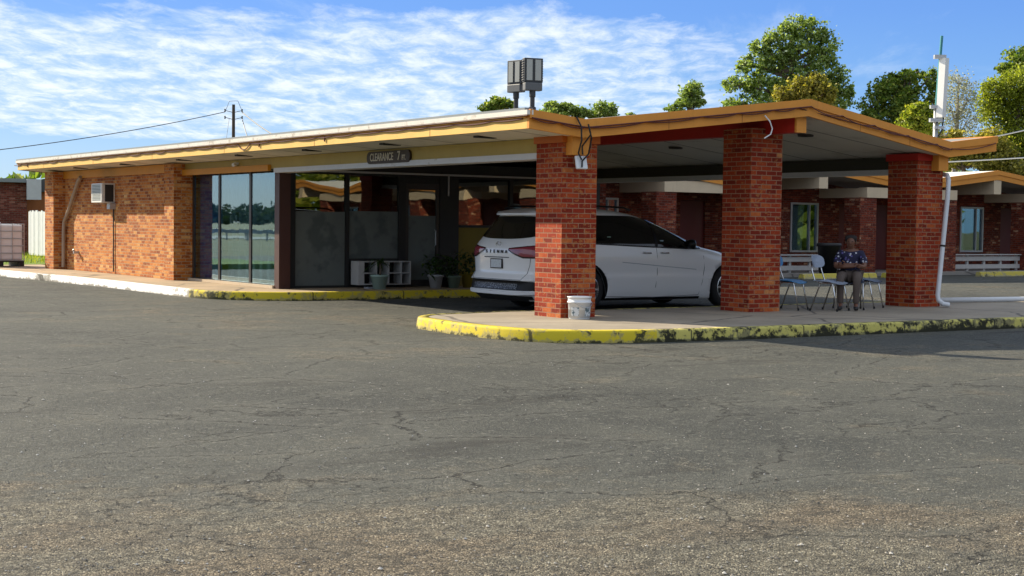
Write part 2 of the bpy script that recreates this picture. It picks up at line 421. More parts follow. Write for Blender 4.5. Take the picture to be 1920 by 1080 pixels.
M['leaf_yellow'] = leaf_mat('willow_leaves', [(0, (0.117, 0.146, 0.013)), (.5, (0.216, 0.260, 0.024)), (1, (0.378, 0.426, 0.077))], 0.55)
M['leaf_bright'] = leaf_mat('bright_leaves', [(0, (0.096, 0.144, 0.012)), (.5, (0.192, 0.240, 0.022)), (1, (0.360, 0.360, 0.060))], 0.5)
M['leaf_grey'] = leaf_mat('sparse_grey_leaves', [(0, (.20, .21, .17)), (.6, (.34, .35, .31)), (1, (.52, .52, .46))], 0.4)
M['plant'] = leaf_mat('potted_plant_leaves', [(0, (.015, .04, .01)), (.6, (.03, .07, .015)), (1, (.07, .11, .02))], .2)

def glass_mat(name, tint, refl, add=0.0):
    m, nt, out = mat(name); n = N(nt)
    t = n.add('ShaderNodeBsdfTransparent'); t.inputs[0].default_value = (*tint, 1)
    wob = n.noise(n.geo(), .9, 2)
    g = n.add('ShaderNodeBsdfGlossy'); g.inputs[0].default_value = (*refl, 1); g.inputs[1].default_value = .012
    bn = n.add('ShaderNodeBump', i_Strength=.035, i_Distance=.05, i_Height=wob); n.link(bn.outputs[0], g.inputs['Normal'])
    ge = nt.nodes.new('ShaderNodeNewGeometry')
    vm = nt.nodes.new('ShaderNodeVectorMath'); vm.operation = 'DOT_PRODUCT'; n.link(ge.outputs['Incoming'], vm.inputs[0]); n.link(ge.outputs['Normal'], vm.inputs[1])
    k = n.math('SUBTRACT', 1.0, n.math('ABSOLUTE', vm.outputs['Value']))
    f = n.math('MULTIPLY_ADD', n.math('POWER', k, 4.0), .85, add, clamp=True)
    mx = n.add('ShaderNodeMixShader'); n.link(f, mx.inputs[0]); n.link(t.outputs[0], mx.inputs[1]); n.link(g.outputs[0], mx.inputs[2])
    n.link(mx.outputs[0], out.inputs[0]); return m
M['glass'] = glass_mat('office_window_glass', (.66, .76, .80), (.66, .88, .98), .15)
M['glass_dark'] = glass_mat('lobby_glass', (.45, .48, .46), (.95, .95, .88), .13)
def frost():
    m, nt, out = mat('frosted_film'); n = N(nt); p = n.geo()
    z = n.add('ShaderNodeSeparateXYZ', i_0=p).outputs[2]
    c = n.mix(n.noise(p, 1.4, 4), (.10, .115, .11), (.17, .19, .18))
    c = n.mix(n.math('MULTIPLY', n.step(n.noise(p, 2.2, 3), .52, .66), .5), c, (.045, .06, .06))
    n.bsdf(out, c, .55, spec=.15); return m
M['frost'] = frost()
def grass_blades_mat(): pass

# ------------------------------------------------------------------ bearings for far things
AL = R_(55.85)
def far(px, D, z=0.0):
    """world point at depth D along the bearing of picture column px (1920 wide, 2800 px focal)"""
    t = (px - 960) / 2800 * D
    return Vector((math.sin(AL)*t + math.cos(AL)*D, -math.cos(AL)*t + math.sin(AL)*D, z))

# ------------------------------------------------------------------ camera, sun, sky
cam = bpy.data.cameras.new('camera'); cam.lens = 2800/1920*36; cam.sensor_width = 36; cam.clip_end = 3000; cam.clip_start = .1
co = bpy.data.objects.new('camera', cam); COL.objects.link(co); S.camera = co
P, Rr = R_(2.42), R_(.697)
cp, sp, cr_, sr_ = math.cos(P), math.sin(P), math.cos(Rr), math.sin(Rr)
def yaw(v):   # camera-levelled frame (right, forward, up) to scene axes
    x, y, z = v
    return Vector((math.sin(AL)*x + math.cos(AL)*y, -math.cos(AL)*x + math.sin(AL)*y, z))
dn = Vector((0, -sp, -cp)); X0 = Vector((1, 0, 0)); fw = Vector((0, cp, -sp))
rt = yaw(cr_*X0 - sr_*dn); up = -yaw(cr_*dn + sr_*X0); f3 = yaw(fw)
co.matrix_world = Matrix(((rt.x, up.x, -f3.x, 0), (rt.y, up.y, -f3.y, 0), (rt.z, up.z, -f3.z, 1.39), (0, 0, 0, 1)))

SUN = Vector((-1, 2.5, 1.52)).normalized()
sl = bpy.data.lights.new('sun', 'SUN'); sl.energy = 5.0; sl.angle = R_(.53); sl.color = (1.0, .88, .68)
so = bpy.data.objects.new('sun', sl); COL.objects.link(so)
so.rotation_mode = 'QUATERNION'; so.rotation_quaternion = SUN.to_track_quat('Z', 'Y'); so.location = (-20, 40, 40)

w = bpy.data.worlds.new('World'); S.world = w; w.use_nodes = True
nt = w.node_tree; nt.nodes.clear(); n = N(nt)
wo = nt.nodes.new('ShaderNodeOutputWorld'); bg = nt.nodes.new('ShaderNodeBackground'); bg.inputs[1].default_value = .072
sky = nt.nodes.new('ShaderNodeTexSky'); sky.sky_type = 'NISHITA'; sky.sun_disc = False
sky.sun_elevation = math.asin(SUN.z); sky.sun_rotation = math.atan2(SUN.x, SUN.y)
sky.air_density = 1.0; sky.dust_density = .6; sky.ozone_density = 2.5; sky.altitude = 50
d = nt.nodes.new('ShaderNodeTexCoord').outputs['Generated']
s3 = n.add('ShaderNodeSeparateXYZ', i_0=d)
sx, sy, sz = s3.outputs
rx = n.math('ADD', n.math('MULTIPLY', sx, math.sin(AL)), n.math('MULTIPLY', sy, -math.cos(AL)))
ry = n.math('ADD', n.math('MULTIPLY', sx, math.cos(AL)), n.math('MULTIPLY', sy, math.sin(AL)))
ryc = n.math('MAXIMUM', ry, .15)
az = n.math('DIVIDE', rx, ryc); el = n.math('DIVIDE', sz, ryc)      # bearing and elevation around north-west
zz = n.math('MAXIMUM', n.math('ADD', sz, .055), .03)
pc = n.add('ShaderNodeCombineXYZ', i_0=n.math('DIVIDE', rx, zz), i_1=n.math('DIVIDE', ry, zz), i_2=0.0).outputs[0]
def mapv(v, loc, sc, rz=0.0): return n.add('ShaderNodeMapping', i_Vector=v, i_Location=loc, i_Scale=sc, i_Rotation=(0, 0, rz)).outputs[0]
puff = n.noise(mapv(pc, (3.1, 1.7, 0), (5.5, 2.6, 1), .25), 1.0, 9, .68, .3)
bank = n.noise(mapv(pc, (8.4, 2.2, 0), (.55, .45, 1), .3), 1.0, 5, .6, .3)
streak = n.noise(mapv(pc, (1.0, 5.0, 0), (.9, .28, 1), -.5), 1.0, 6, .62, .5)
# the cloud deck: solid to the left, thinning out to the right and towards the skyline
cov = n.math('ADD', n.step(az, .30, .03), 0.0)
lowcut = n.step(n.math('SUBTRACT', el, n.math('MULTIPLY', n.math('SUBTRACT', bank, .5), .05)), n.add('ShaderNodeValue').outputs[0] if False else .045, .066)
top = n.step(n.math('ADD', el, n.math('MULTIPLY', n.math('SUBTRACT', bank, .5), .12)), .150, .128)
cov2 = n.math('MULTIPLY', cov, lowcut)
cov2 = n.math('MULTIPLY', cov2, n.math('MULTIPLY_ADD', top, .75, .25))
tex = n.math('ADD', n.math('MULTIPLY', puff, .80), n.math('MULTIPLY', streak, .28))
thr = n.math('SUBTRACT', .80, n.math('MULTIPLY', cov2, .545))
cl = n.math('MULTIPLY', n.math('SUBTRACT', tex, thr), 2.4, clamp=True)
wisp = n.math('MULTIPLY', n.step(n.noise(mapv(pc, (4.0, 9.0, 0), (.7, .22, 1), -.55), 1.0, 7, .66, .6), .52, .72), .42)
cl = n.math('MAXIMUM', cl, n.math('MULTIPLY', wisp, n.step(el, .05, .09)))
cl = n.math('MULTIPLY', cl, .90)
skyc = n.add('ShaderNodeHueSaturation', i_Saturation=1.3, i_Value=.95, i_Color=n.mix(1.0, sky.outputs[0], (.95, .97, 1.16), 'MULTIPLY')).outputs[0]
skyc = n.mix(.65, skyc, n.ramp(n.math('MULTIPLY', sz, 1.0, clamp=True), [(0, (2.4, 5.2, 7.4)), (.06, (1.6, 3.7, 7.1)), (.14, (1.2, 2.7, 6.8)), (.4, (1.4, 2.6, 5.0)), (1, (1.0, 1.7, 3.2))]))
# cloud brightness: lit crests, bluish hollows
cc = n.mix(n.step(puff, .36, .62), (4.6, 6.0, 7.4), (7.6, 8.1, 8.4))
fin = n.mix(cl, skyc, cc)
# unseen bright cloud added overhead and behind to brighten the shade
sky_fill = n.math('MAXIMUM', n.step(sz, .17, .40), n.math('MULTIPLY', n.step(ry, .25, -.25), n.step(sz, .01, .10)))
vn = n.noise(d, 2.6, 5, .6, .5)
fin = n.mix(n.math('MULTIPLY', sky_fill, n.math('MULTIPLY_ADD', n.step(vn, .36, .60), .45, .5)), fin, (6.1, 6.7, 7.6))
n.link(fin, bg.inputs[0]); n.link(bg.outputs[0], wo.inputs[0])

S.view_settings.view_transform = 'Standard'; S.view_settings.look = 'None'
S.view_settings.exposure = .92; S.view_settings.gamma = 1
S.cycles.max_bounces = 8; S.cycles.transparent_max_bounces = 24; S.cycles.caustics_reflective = False; S.cycles.caustics_refractive = False

# ------------------------------------------------------------------ ground and paving (the setting)
g = MB(); g.face([(-900, -700, -.06), (900, -700, -.06), (900, 1100, -.06), (-900, 1100, -.06)]); tag(g.build('ground', M['field']), kind='structure')
g = MB(); g.face([(-22, -40, 0), (60, -40, 0), (60, 56, 0), (-22, 56, 0)]); tag(g.build('parking_lot', M['asphalt']), kind='structure')
g = MB(); g.face([(-34, -40, -.02), (-26, -40, -.02), (-26, 260, -.02), (-34, 260, -.02)])
tag(g.build('road', simple('grey_road', (.22, .22, .21), .9, var=.15, scale=1)), kind='structure')

gs = MB(); rr = random.Random(77)
for _ in range(4200):
    dd = 5.6+9.5*rr.random()**2.2; lt = rr.uniform(-.40, .40)*dd
    c0 = yaw((lt, dd, 0)); r = rr.uniform(.003, .0085)*(1.5 if rr.random() < .05 else 1)
    v6 = [c0+Vector((r*rr.uniform(.7, 1.3), 0, r*.4)), c0+Vector((0, r*rr.uniform(.7, 1.3), r*.4)), c0+Vector((-r*rr.uniform(.7, 1.3), 0, r*.4)), c0+Vector((0, -r*rr.uniform(.7, 1.3), r*.4)), c0+Vector((0, 0, r*1.1))]
    gs.mesh(v6, [(0, 1, 4), (1, 2, 4), (2, 3, 4), (3, 0, 4)])
def stone_mat():
    m, nt_, out = mat('loose_stones'); n_ = N(nt_)
    c = n_.ramp(nt_.nodes.new('ShaderNodeNewGeometry').outputs['Random Per Island'], [(0, (.12, .11, .095)), (.5, (.25, .22, .18)), (.85, (.40, .37, .31)), (1, (.58, .55, .5))])
    n_.bsdf(out, c, .9, spec=.2); return m
tag(gs.build('gravel', stone_mat()), 'loose pale grit scattered over the worn near asphalt', 'gravel', kind='stuff')

# office sidewalk: slab + painted kerb
def arc(cx, cy, r, a0, a1, k): return [(cx + r*math.cos(R_(a0+(a1-a0)*i/k)), cy + r*math.sin(R_(a0+(a1-a0)*i/k))) for i in range(k+1)]
edge_left = [(9.55, 46), (9.80, 40), (10.0, 36.5), (10.25, 32.5), (10.36, 30), (10.36, 25.75)]
edge_turn = arc(12.1, 25.72, 1.74, 180, 270, 12)[1:]
edge_front = [(13.6, 23.94), (16, 23.9), (20.6, 23.85)]
def kerb(name, line, material, wdt=.16, h=.15, inside=1, **kw):
    m = MB(); k = len(line); nrm = []
    for i in range(k):
        a = Vector(line[max(0, i-1)]); b = Vector(line[min(k-1, i+1)]); t = (b-a).normalized(); nrm.append(Vector((-t.y, t.x))*inside)
    prof = [(0.0, -.03), (.012, h-.03), (.022, h-.010), (.045, h), (wdt, h), (wdt, -.03)]
    G = [[(line[i][0]+nrm[i].x*o, line[i][1]+nrm[i].y*o, z) for o, z in prof] for i in range(k)]
    m.grid(G, flip=(inside < 0)); m.face([G[0][j] for j in range(len(prof))]); m.face([G[-1][j] for j in reversed(range(len(prof)))])
    o = m.build(name, material, smooth=True); return o
def densify(line, st=.5, jit=.008):
    o = []; rr = random.Random(3)
    for a, b in zip(line, line[1:]):
        L = math.hypot(b[0]-a[0], b[1]-a[1]); k = max(1, int(L/st))
        for i in range(k): o.append((a[0]+(b[0]-a[0])*i/k+rr.uniform(-jit, jit), a[1]+(b[1]-a[1])*i/k+rr.uniform(-jit, jit)))
    return o + [line[-1]]
tag(kerb('kerb_white', densify(edge_left), M['kerb_white']), kind='structure')
tag(kerb('kerb_yellow', densify([(10.36, 25.75)] + edge_turn + edge_front, .4, .004), M['kerb_yellow']), kind='structure')
inner = [(x+.13, y+.02) for x, y in edge_left] + [(12.1+(x-12.1)*.92, 25.72+(y-25.72)*.92) for x, y in edge_turn] + [(13.6, 24.09), (16, 24.05), (20.6, 24.0)]
g = MB(); g.prism(inner + [(20.6, 31), (12.3, 31), (12.3, 46)], -.02, .146); tag(g.build('sidewalk', M['sidewalk']), kind='structure')

# drive-through island
isl = arc(11.0, 16.75, .98, 120, 180, 5) + [(9.95, 16.0), (9.96, 15.4), (10.05, 14.85), (10.3, 14.35), (10.8, 14.02), (11.5, 13.83), (12.7, 13.72), (15, 13.66), (18.2, 13.58), (25, 13.45)]
def smooth(line, k=6):
    o = []; P_ = [line[0]] + line + [line[-1]]
    for i in range(1, len(P_)-2):
        p0_, p1_, p2_, p3_ = (Vector(p) for p in P_[i-1:i+3])
        for j in range(k):
            t = j/k; v = .5*((2*p1_)+(p2_-p0_)*t+(2*p0_-5*p1_+4*p2_-p3_)*t*t+(3*p1_-p0_-3*p2_+p3_)*t**3); o.append((v.x, v.y))
    return o + [line[-1]]
isl = smooth(isl[:-3]) + isl[-3:]
back = [(25, 17.62), (13.0, 17.62), (12.0, 17.78)]
g = MB(); cx, cy = 15, 15.6
inn = [(x + (.12 if x < 10.6 else .02), y + (.13 if y < 14.6 else -.02)) for x, y in isl] + back
tag(g.prism(inn, -.02, .146).build('island', M['concrete']), kind='structure')
k1 = [p for p in isl if p[0] < 11.6]; k2 = [p for p in isl if p[0] >= 11.5]
tag(kerb('kerb_yellow', densify(k1, .3, .002), M['kerb_yellow']), kind='structure')
tag(kerb('kerb_worn', densify(k2, .4, .012), M['kerb_worn']), kind='structure')
tag(kerb('kerb_back', densify([(25, 17.72), (13.0, 17.72), (12.0, 17.88), (10.6, 17.66)], .5, .005), M['kerb_worn']), kind='structure')

# lawn beyond the office end, with a ragged mown edge
g = MB(); g.prism([(4, 40.5), (12.5, 41.2), (17.5, 44), (26, 46), (26, 75), (4, 75)], -.03, .15)
tag(g.build('lawn', M['grass']), kind='structure')
gb = MB(); rr = random.Random(5)
for _ in range(5200):
    x, y = rr.uniform(11.0, 18.5), rr.uniform(42, 60)
    h = rr.uniform(.06, .16); a = rr.uniform(0, 6.28); dx, dy = math.cos(a)*.012, math.sin(a)*.012
    gb.face([(x-dx, y-dy, .14), (x+dx, y+dy, .14), (x+rr.uniform(-.04, .04), y+rr.uniform(-.04, .04), .14+h)])
tag(gb.build('grass', M['leaf_bright']), 'short sunlit green grass between the tank and the brick office end', 'grass', kind='stuff')

# ------------------------------------------------------------------ the motel office with its drive-through canopy
off = thing('motel_office', 'low brick motel office with glass front and yellow folded canopy roof on brick pillars', 'building', (12, 20, 0))
def part(name, mb, m, parent=None, **k): return mb.build(name, m, parent if parent is not None else off, **k)
ZS = .15
b = MB(); b.box(11.74, 12.02, 30.24, 37.3, ZS, 2.47); part('brick_wall', b, M['brick'])
b = MB(); b.box(11.62, 12.15, 29.7, 30.2385, ZS, 2.585); part('brick_pilaster', b, M['brick'])
b = MB(); b.box(11.45, 12.02, 37.3, 38.0, ZS, 2.58); part('brick_pilaster', b, M['brick'])
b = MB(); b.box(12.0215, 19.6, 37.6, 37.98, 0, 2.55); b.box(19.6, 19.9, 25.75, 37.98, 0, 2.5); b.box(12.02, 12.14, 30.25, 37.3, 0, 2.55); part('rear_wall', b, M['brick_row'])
b = MB(); b.box(11.70, 11.739, 30.2415, 37.2985, 2.40, 2.585); part('frieze_board', b, M['yellow2'])
# canopy pillars
for (x0, x1, nm) in ((11.81, 12.39, 0), (15.235, 15.86, 1), (18.85, 19.46, 2)):
    b = MB()
    z1 = 2.50 if nm != 1 else 2.86
    b.box(x0, x1, 16.24, 16.85, .10, z1)
    pl = part('brick_pillar', b, M['brick_col'])
    if nm != 1:
        c = MB()
        c.box(x0-.03, 11.86 if nm == 0 else 19.17, 16.21, 16.88, z1+.002, 2.615)
        c.box((12.15 if nm == 0 else 19.42), x1+.03, 16.21, 16.88, z1+.002, 2.615)
        c.build('pillar_cap', M['orange'] if nm == 0 else M['redpaint'], pl)

# folded roof: section across (x, z top), prow-shaped front edge y(x)
SEC = [(11.0, 2.875, 15.87), (12.0, 2.80, 16.0), (15.65, 3.245, 15.5), (19.33, 2.80, 16.0), (20.32, 2.93, 15.87)]
YB = 38.8
t = MB()
for (xa, za, ya), (xb, zb, yb) in zip(SEC, SEC[1:]):
    t.face([(xa, ya+.02, za), (xb, yb+.02, zb), (xb, YB, zb), (xa, YB, za)])
t.face([(x, YB, z) for x, z, y in SEC[::1]] + [(x, YB, z-.24) for x, z, y in reversed(SEC)])
part('roof', t, M['roof'])
# soffit boards under each plane
def soffit_mat():
    m, nt_, out = mat('soffit_boards'); n_ = N(nt_); p = n_.geo(); s_ = n_.add('ShaderNodeSeparateXYZ', i_0=p)
    y = n_.math('MODULO', n_.math('ADD', s_.outputs[1], 100.0), 1.22)
    seam = n_.math('SUBTRACT', 1.0, n_.step(n_.math('ABSOLUTE', n_.math('SUBTRACT', y, .61)), .012, .03))
    cell = n_.add('ShaderNodeTexWhiteNoise', noise_dimensions='1D', i_W=n_.math('FLOOR', n_.math('DIVIDE', n_.math('ADD', s_.outputs[1], 100.61), 1.22))).outputs[0]
    c = n_.mix(cell, (.66, .63, .55), (.76, .73, .65))
    c = n_.mix(n_.math('MULTIPLY', n_.step(n_.noise(p, 1.3, 5, .65), .5, .7), .35), c, (.26, .24, .17))
    c = n_.mix(n_.math('MULTIPLY', seam, .8), c, (.12, .11, .09))
    n_.bsdf(out, c, .8, spec=.2); return m
M['soffit'] = soffit_mat()
t = MB()
for i, ((xa, za, ya), (xb, zb, yb)) in enumerate(zip(SEC, SEC[1:])):
    t.face([(xb, yb+.03, zb-.222), (xa, ya+.03, za-.222), (xa, YB, za-.222), (xb, YB, zb-.222)])
part('soffit', t, M['soffit'])
# fascias: a lower board and a prouder upper board along the prow, eave and right edge
def strip(mb, a, b, z0a, z1a, z0b, z1b, th, out):
    ax, ay = a; bx, by = b; ox, oy = out
    F = [(ax, ay), (bx, by), (bx+ox*th, by+oy*th), (ax+ox*th, ay+oy*th)]
    lo = [z0a, z0b, z0b, z0a]; hi = [z1a, z1b, z1b, z1a]
    L = [(F[i][0], F[i][1], lo[i]) for i in range(4)]; H = [(F[i][0], F[i][1], hi[i]) for i in range(4)]
    mb.face(H); mb.face(L[::-1])
    for i in range(4):
        j = (i+1) % 4; mb.face([L[i], L[j], H[j], H[i]])
for (xa, za, ya), (xb, zb, yb) in zip(SEC, SEC[1:]):
    lo_ = MB(); up_ = MB()
    strip(lo_, (xa, ya), (xb, yb), za-.238, za-.105, zb-.238, zb-.105, .045, (0, 1))
    strip(up_, (xa, ya-.028), (xb, yb-.028), za-.104, za+.008, zb-.104, zb+.008, .07, (0, 1))
    part('fascia_board', lo_, M['yellow']); part('fascia_upper_board', up_, M['yellow'])
e = MB(); e.box(11.0, 11.045, 15.9165, YB, 2.637, 2.775); part('eave_fascia', e, M['yellow_lit'])
e = MB(); e.box(10.97, 11.045, 15.9165, YB, 2.7765, 2.81); part('eave_upper_board', e, M['yellow2'])
e = MB(); e.box(10.95, 11.05, 15.845, YB+.02, 2.8115, 2.872); part('drip_edge', e, M['white_metal'])
e = MB(); e.box(10.96, 11.09, 15.9165, YB+.02, 2.8735, 2.905); part('gravel_stop', e, M['gravelstop'])
e = MB(); e.box(20.275, 20.32, 15.9165, YB, 2.692, 2.938); part('side_fascia', e, M['yellow'])
for y in (18.35, 22.0, 25.65, 29.3, 32.95, 36.6):
    e = MB(); e.box(10.9975, 10.9995, y-.004, y+.004, 2.638, 2.775); part('board_joint', e, M['rust_panel'])
for x in (13.3, 14.5, 16.9, 18.2):
    e = MB(); yj = None
    for (xa, za, ya), (xb, zb, yb) in zip(SEC, SEC[1:]):
        if xa <= x <= xb: u = (x-xa)/(xb-xa); yj = ya+(yb-ya)*u; zj = za+(zb-za)*u
    e.box(x-.004, x+.004, yj-.0025, yj-.0004, zj-.236, zj-.106); part('board_joint', e, M['rust_panel'])
# beams along the valleys and the ridge
def beam(x0, x1, y0, y1, z0, z1, m): bb = MB(); bb.box(x0, x1, y0, y1, z0, z1); return part('roof_beam', bb, m)
b1 = beam(11.865, 12.145, 16.8515, 37.25, 2.386, 2.583, M['olive'])
c = MB(); c.box(11.845, 12.165, 16.8515, 25.35, 2.30, 2.3845); c.build('beam_channel', M['white_beam'], b1)
be = MB(); be.box(11.862, 12.148, 16.09, 16.2385, 2.335, 2.60); part('beam_end', be, M['yellow'])
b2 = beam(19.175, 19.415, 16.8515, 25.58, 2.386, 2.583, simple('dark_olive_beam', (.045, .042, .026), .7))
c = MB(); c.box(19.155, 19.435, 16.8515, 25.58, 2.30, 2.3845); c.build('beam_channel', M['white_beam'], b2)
be = MB(); be.box(19.18, 19.41, 16.09, 16.2385, 2.345, 2.60); part('beam_end', be, M['yellow'])
b3 = MB(); b3.box(15.51, 15.70, 15.64, 25.58, 2.775, 3.0); b3 = part('ridge_beam', b3, M['redpaint'])
be = MB(); be.box(15.507, 15.703, 15.60, 15.639, 2.772, 3.0); be.build('beam_end', M['yellow'], b3)
# soffit vents on the left eave, recessed lamps under the canopy
for y in (17.6, 20.3, 23.0, 25.8, 28.7, 32.0, 35.2):
    v = MB(); zc = 2.643 - .0
    v.box(11.30, 11.62, y-.05, y+.07, 2.600, 2.632); part('soffit_vent', v, M['black'])
def soff_z(x):
    for (xa, za, ya), (xb, zb, yb) in zip(SEC, SEC[1:]):
        if xa <= x <= xb: return za + (zb-za)*(x-xa)/(xb-xa) - .222
for x, y in ((13.4, 18.0), (14.6, 18.6), (17.0, 16.9), (13.6, 21.5), (17.4, 20.5), (14.4, 23.0)):
    v = MB(); z = soff_z(x)
    v.lathe([(.05, -.005), (.10, -.012), (.12, -.03), (.13, .004)], 20, (x, y, z)); part('recessed_lamp', v, M['alu'])

# --- office glazing, left side (x = 12.05) under the beam
hb = MB(); hb.box(11.80, 11.864, 25.5, 29.6985, 2.335, 2.452); part('header_board', hb, M['yellow2'])
wf = MB()
ZB, ZT = .215, 2.36
for y0, y1 in ((29.60, 29.6985), (28.25, 28.34), (26.75, 26.84), (25.56, 25.64)): wf.box(12.03, 12.065, y0, y1, ZB, ZT)
wf.box(11.99, 12.105, 25.56, 29.6985, .148, ZB-.0015); wf.box(11.99, 12.105, 25.56, 29.6985, ZT+.0015, 2.384)
fr = part('window_frame', wf, M['alu'])
for y0, y1 in ((28.34, 29.60), (26.84, 28.25), (25.64, 26.75)):
    gl = MB(); gl.box(12.045, 12.052, y0+.001, y1-.001, ZB, ZT); gl.build('window_pane', M['glass'], fr)
sl_ = MB(); sl_.box(11.93, 11.9885, 25.56, 29.6985, .148, .20); part('window_sill', sl_, M['tan'])
pst = MB(); pst.box(11.97, 12.20, 25.36, 25.559, .148, 2.384); part('corner_post', pst, M['brown_post'])
# curtain and sign behind the left window
cu = MB()
pts = [(12.16+.02*math.sin(i*1.3), 29.60-.045*i) for i in range(26)]
for i in range(25):
    (xa, ya), (xb, yb) = pts[i], pts[i+1]; cu.face([(xa, ya, .2), (xb, yb, .2), (xb, yb, 2.36), (xa, ya, 2.36)])
cu_o = part('curtain', cu, M['curtain'], smooth=True)
cu = MB(); pts = [(12.24+.03*math.sin(i*1.5), 25.98-.03*i) for i in range(13)]
for i in range(12):
    (xa, ya), (xb, yb) = pts[i], pts[i+1]; cu.face([(xa, ya, .2), (xb, yb, .2), (xb-.02, yb, 1.45), (xa, ya, 1.55)])
part('curtain', cu, M['curtain2'], smooth=True)
cu = MB(); pts = [(12.30+.025*math.sin(i*.9), 28.45-.05*i) for i in range(46)]
for i in range(45):
    (xa, ya), (xb, yb) = pts[i], pts[i+1]; cu.face([(xa, ya, .2), (xb, yb, .2), (xb, yb, 2.36), (xa, ya, 2.36)])
part('sheer_curtain', cu, simple('grey_blue_sheer', (.13, .19, .21), .9, var=.3, scale=5), smooth=True)
# interior
it = MB()
it.face([(12.2, 25.65, .16), (19.5, 25.65, .16), (19.5, 30.2, .16), (12.2, 30.2, .16)]); part('office_floor', it, M['carpet'])
it = MB(); it.face([(12.16, 30.2, .16), (19.58, 30.2, .16), (19.58, 30.2, 2.56), (12.16, 30.2, 2.56)]); it.face([(19.58, 30.2, .16), (19.58, 25.7, .16), (19.58, 25.7, 2.56), (19.58, 30.2, 2.56)])
it.face([(12.2, 25.7, 2.55), (12.2, 30.2, 2.55), (19.58, 30.2, 2.55), (19.58, 25.7, 2.55)]); part('interior_wall', it, M['interior'])
it = MB(); it.box(13.2, 17.0, 28.2, 28.7, .16, 1.25); part('counter', it, simple('brown_counter', (.09, .05, .03), .5))

# --- lobby glazing facing the canopy (y = 25.6)
lf = MB()
ZT2 = 2.31
for x0, x1 in ((12.2015, 12.40), (13.46, 13.54), (14.63, 14.79), (15.57, 16.02), (17.26, 17.34), (18.70, 19.59)): lf.box(x0, x1, 25.56, 25.66, .148, ZT2)
lf.box(12.2015, 19.59, 25.555, 25.665, ZT2+.0015, 2.585)
lf.box(12.4015, 13.4585, 25.57, 25.65, .148, .19); lf.box(13.5415, 14.6285, 25.57, 25.65, .655, .705)
lf.box(16.0215, 17.2585, 25.57, 25.65, 1.325, 1.375); lf.box(17.3415, 18.6985, 25.57, 25.65, 1.325, 1.375)
lo = part('lobby_frame', lf, M['black'])
def pane(x0, x1, z0, z1, frost_z=None):
    q = MB(); q.box(x0+.001, x1-.001, 25.60, 25.606, z0, z1); pn = q.build('window_pane', M['glass_dark'], lo)
    if frost_z:
        q = MB(); q.box(x0+.002, x1-.002, 25.592, 25.598, z0, frost_z); q.build('frosted_film', M['frost'], lo)
pane(12.40, 13.46, .19, ZT2, 1.60); pane(13.54, 14.63, .705, ZT2, 1.62)
pane(16.02, 17.26, 1.375, ZT2); pane(17.34, 18.70, 1.375, ZT2)
q = MB(); q.box(13.5415, 14.6285, 25.60, 25.63, .148, .654); q.build('kick_panel', M['black'], lo)
q = MB(); q.box(16.0215, 17.2585, 25.60, 25.63, .148, 1.3235); q.box(17.3415, 18.6985, 25.60, 25.63, .148, 1.3235); q.build('yellow_panel', painted_board('dull_yellow_panel', (.20, .145, .015)), lo)
dr = MB()
dr.box(14.7915, 14.86, 25.575, 25.645, .16, 2.18); dr.box(15.50, 15.5685, 25.575, 25.645, .16, 2.18); dr.box(14.8615, 15.4985, 25.575, 25.645, 2.06, 2.18); dr.box(14.8615, 15.4985, 25.575, 25.645, .16, .28)
dro = part('lobby_door', dr, M['alu'])
q = MB(); q.box(14.8625, 15.4975, 25.60, 25.606, .281, 2.059); q.build('door_pane', M['glass_dark'], dro)
q = MB(); q.box(14.8635, 15.4965, 25.592, 25.598, .281, 1.55); q.build('frosted_film', M['frost'], dro)
q = MB(); q.tube([(15.46, 25.57, .95), (15.46, 25.53, .97), (15.46, 25.53, 1.25), (15.46, 25.57, 1.27)], .012); q.build('door_handle', M['steel'], dro)
q = MB(); q.box(14.7915, 15.5685, 25.575, 25.645, 2.1815, 2.3085); part('transom', q, M['black'])
q = MB(); q.box(12.21, 19.5, 25.51, 25.554, 2.35, 2.385); part('conduit_trim', q, M['greytrim'])
q = MB(); q.box(15.75, 15.775, 25.535, 25.559, 1.95, 2.348); part('conduit', q, M['greytrim'])

# ------------------------------------------------------------------ things on and around the office
# diagonal downspout at the far end of the brick wall
dp = MB(); dp.tube([(11.66, 35.85, 2.42), (11.66, 36.05, 2.30), (11.66, 36.75, 1.62), (11.66, 37.12, 1.32), (11.66, 37.16, 1.1), (11.66, 37.18, .2)], .045, 10)
tag(dp.build('downspout', simple('weathered_downspout', (.33, .25, .18), .6, var=.2, scale=4)), 'pale weathered downspout running diagonally across the brick wall end', 'downspout')
# wall air conditioner
ac = thing('air_conditioner', 'beige through-wall air conditioner with louvred grille on the brick wall', 'air conditioner', (11.6, 34, 2))
q = MB(); q.box(11.45, 11.739, 33.62, 34.35, 1.78, 2.235); q.build('casing', simple('ac_casing', (.55, .54, .50), .5), ac, bevel=.008)
q = MB(); q.box(11.425, 11.449, 33.63, 34.34, 1.79, 2.225); q.build('front_frame', simple('ac_frame', (.74, .73, .68), .5), ac, bevel=.005)
q = MB()
for i in range(11): q.box(11.418, 11.4245, 33.70, 34.27, 1.84+i*.034, 1.858+i*.034)
q.build('grille', simple('ac_grille', (.20, .22, .20), .6), ac)
q = MB(); q.box(11.50, 11.70, 33.612, 33.619, 1.81, 2.20); q.build('side_vent', M['black'], ac)
q = MB(); q.tube([(11.715, 33.66, 1.78), (11.715, 33.66, .2)], .014, 6); tag(q.build('conduit_pipe', M['cable_black']), 'thin dark conduit running down the brick wall below the air conditioner', 'conduit')
q = MB(); q.box(11.60, 11.7385, 33.58, 33.78, 1.64, 1.775); tag(q.build('junction_box', M['steel']), 'small grey junction box right under the wall air conditioner', 'junction box')
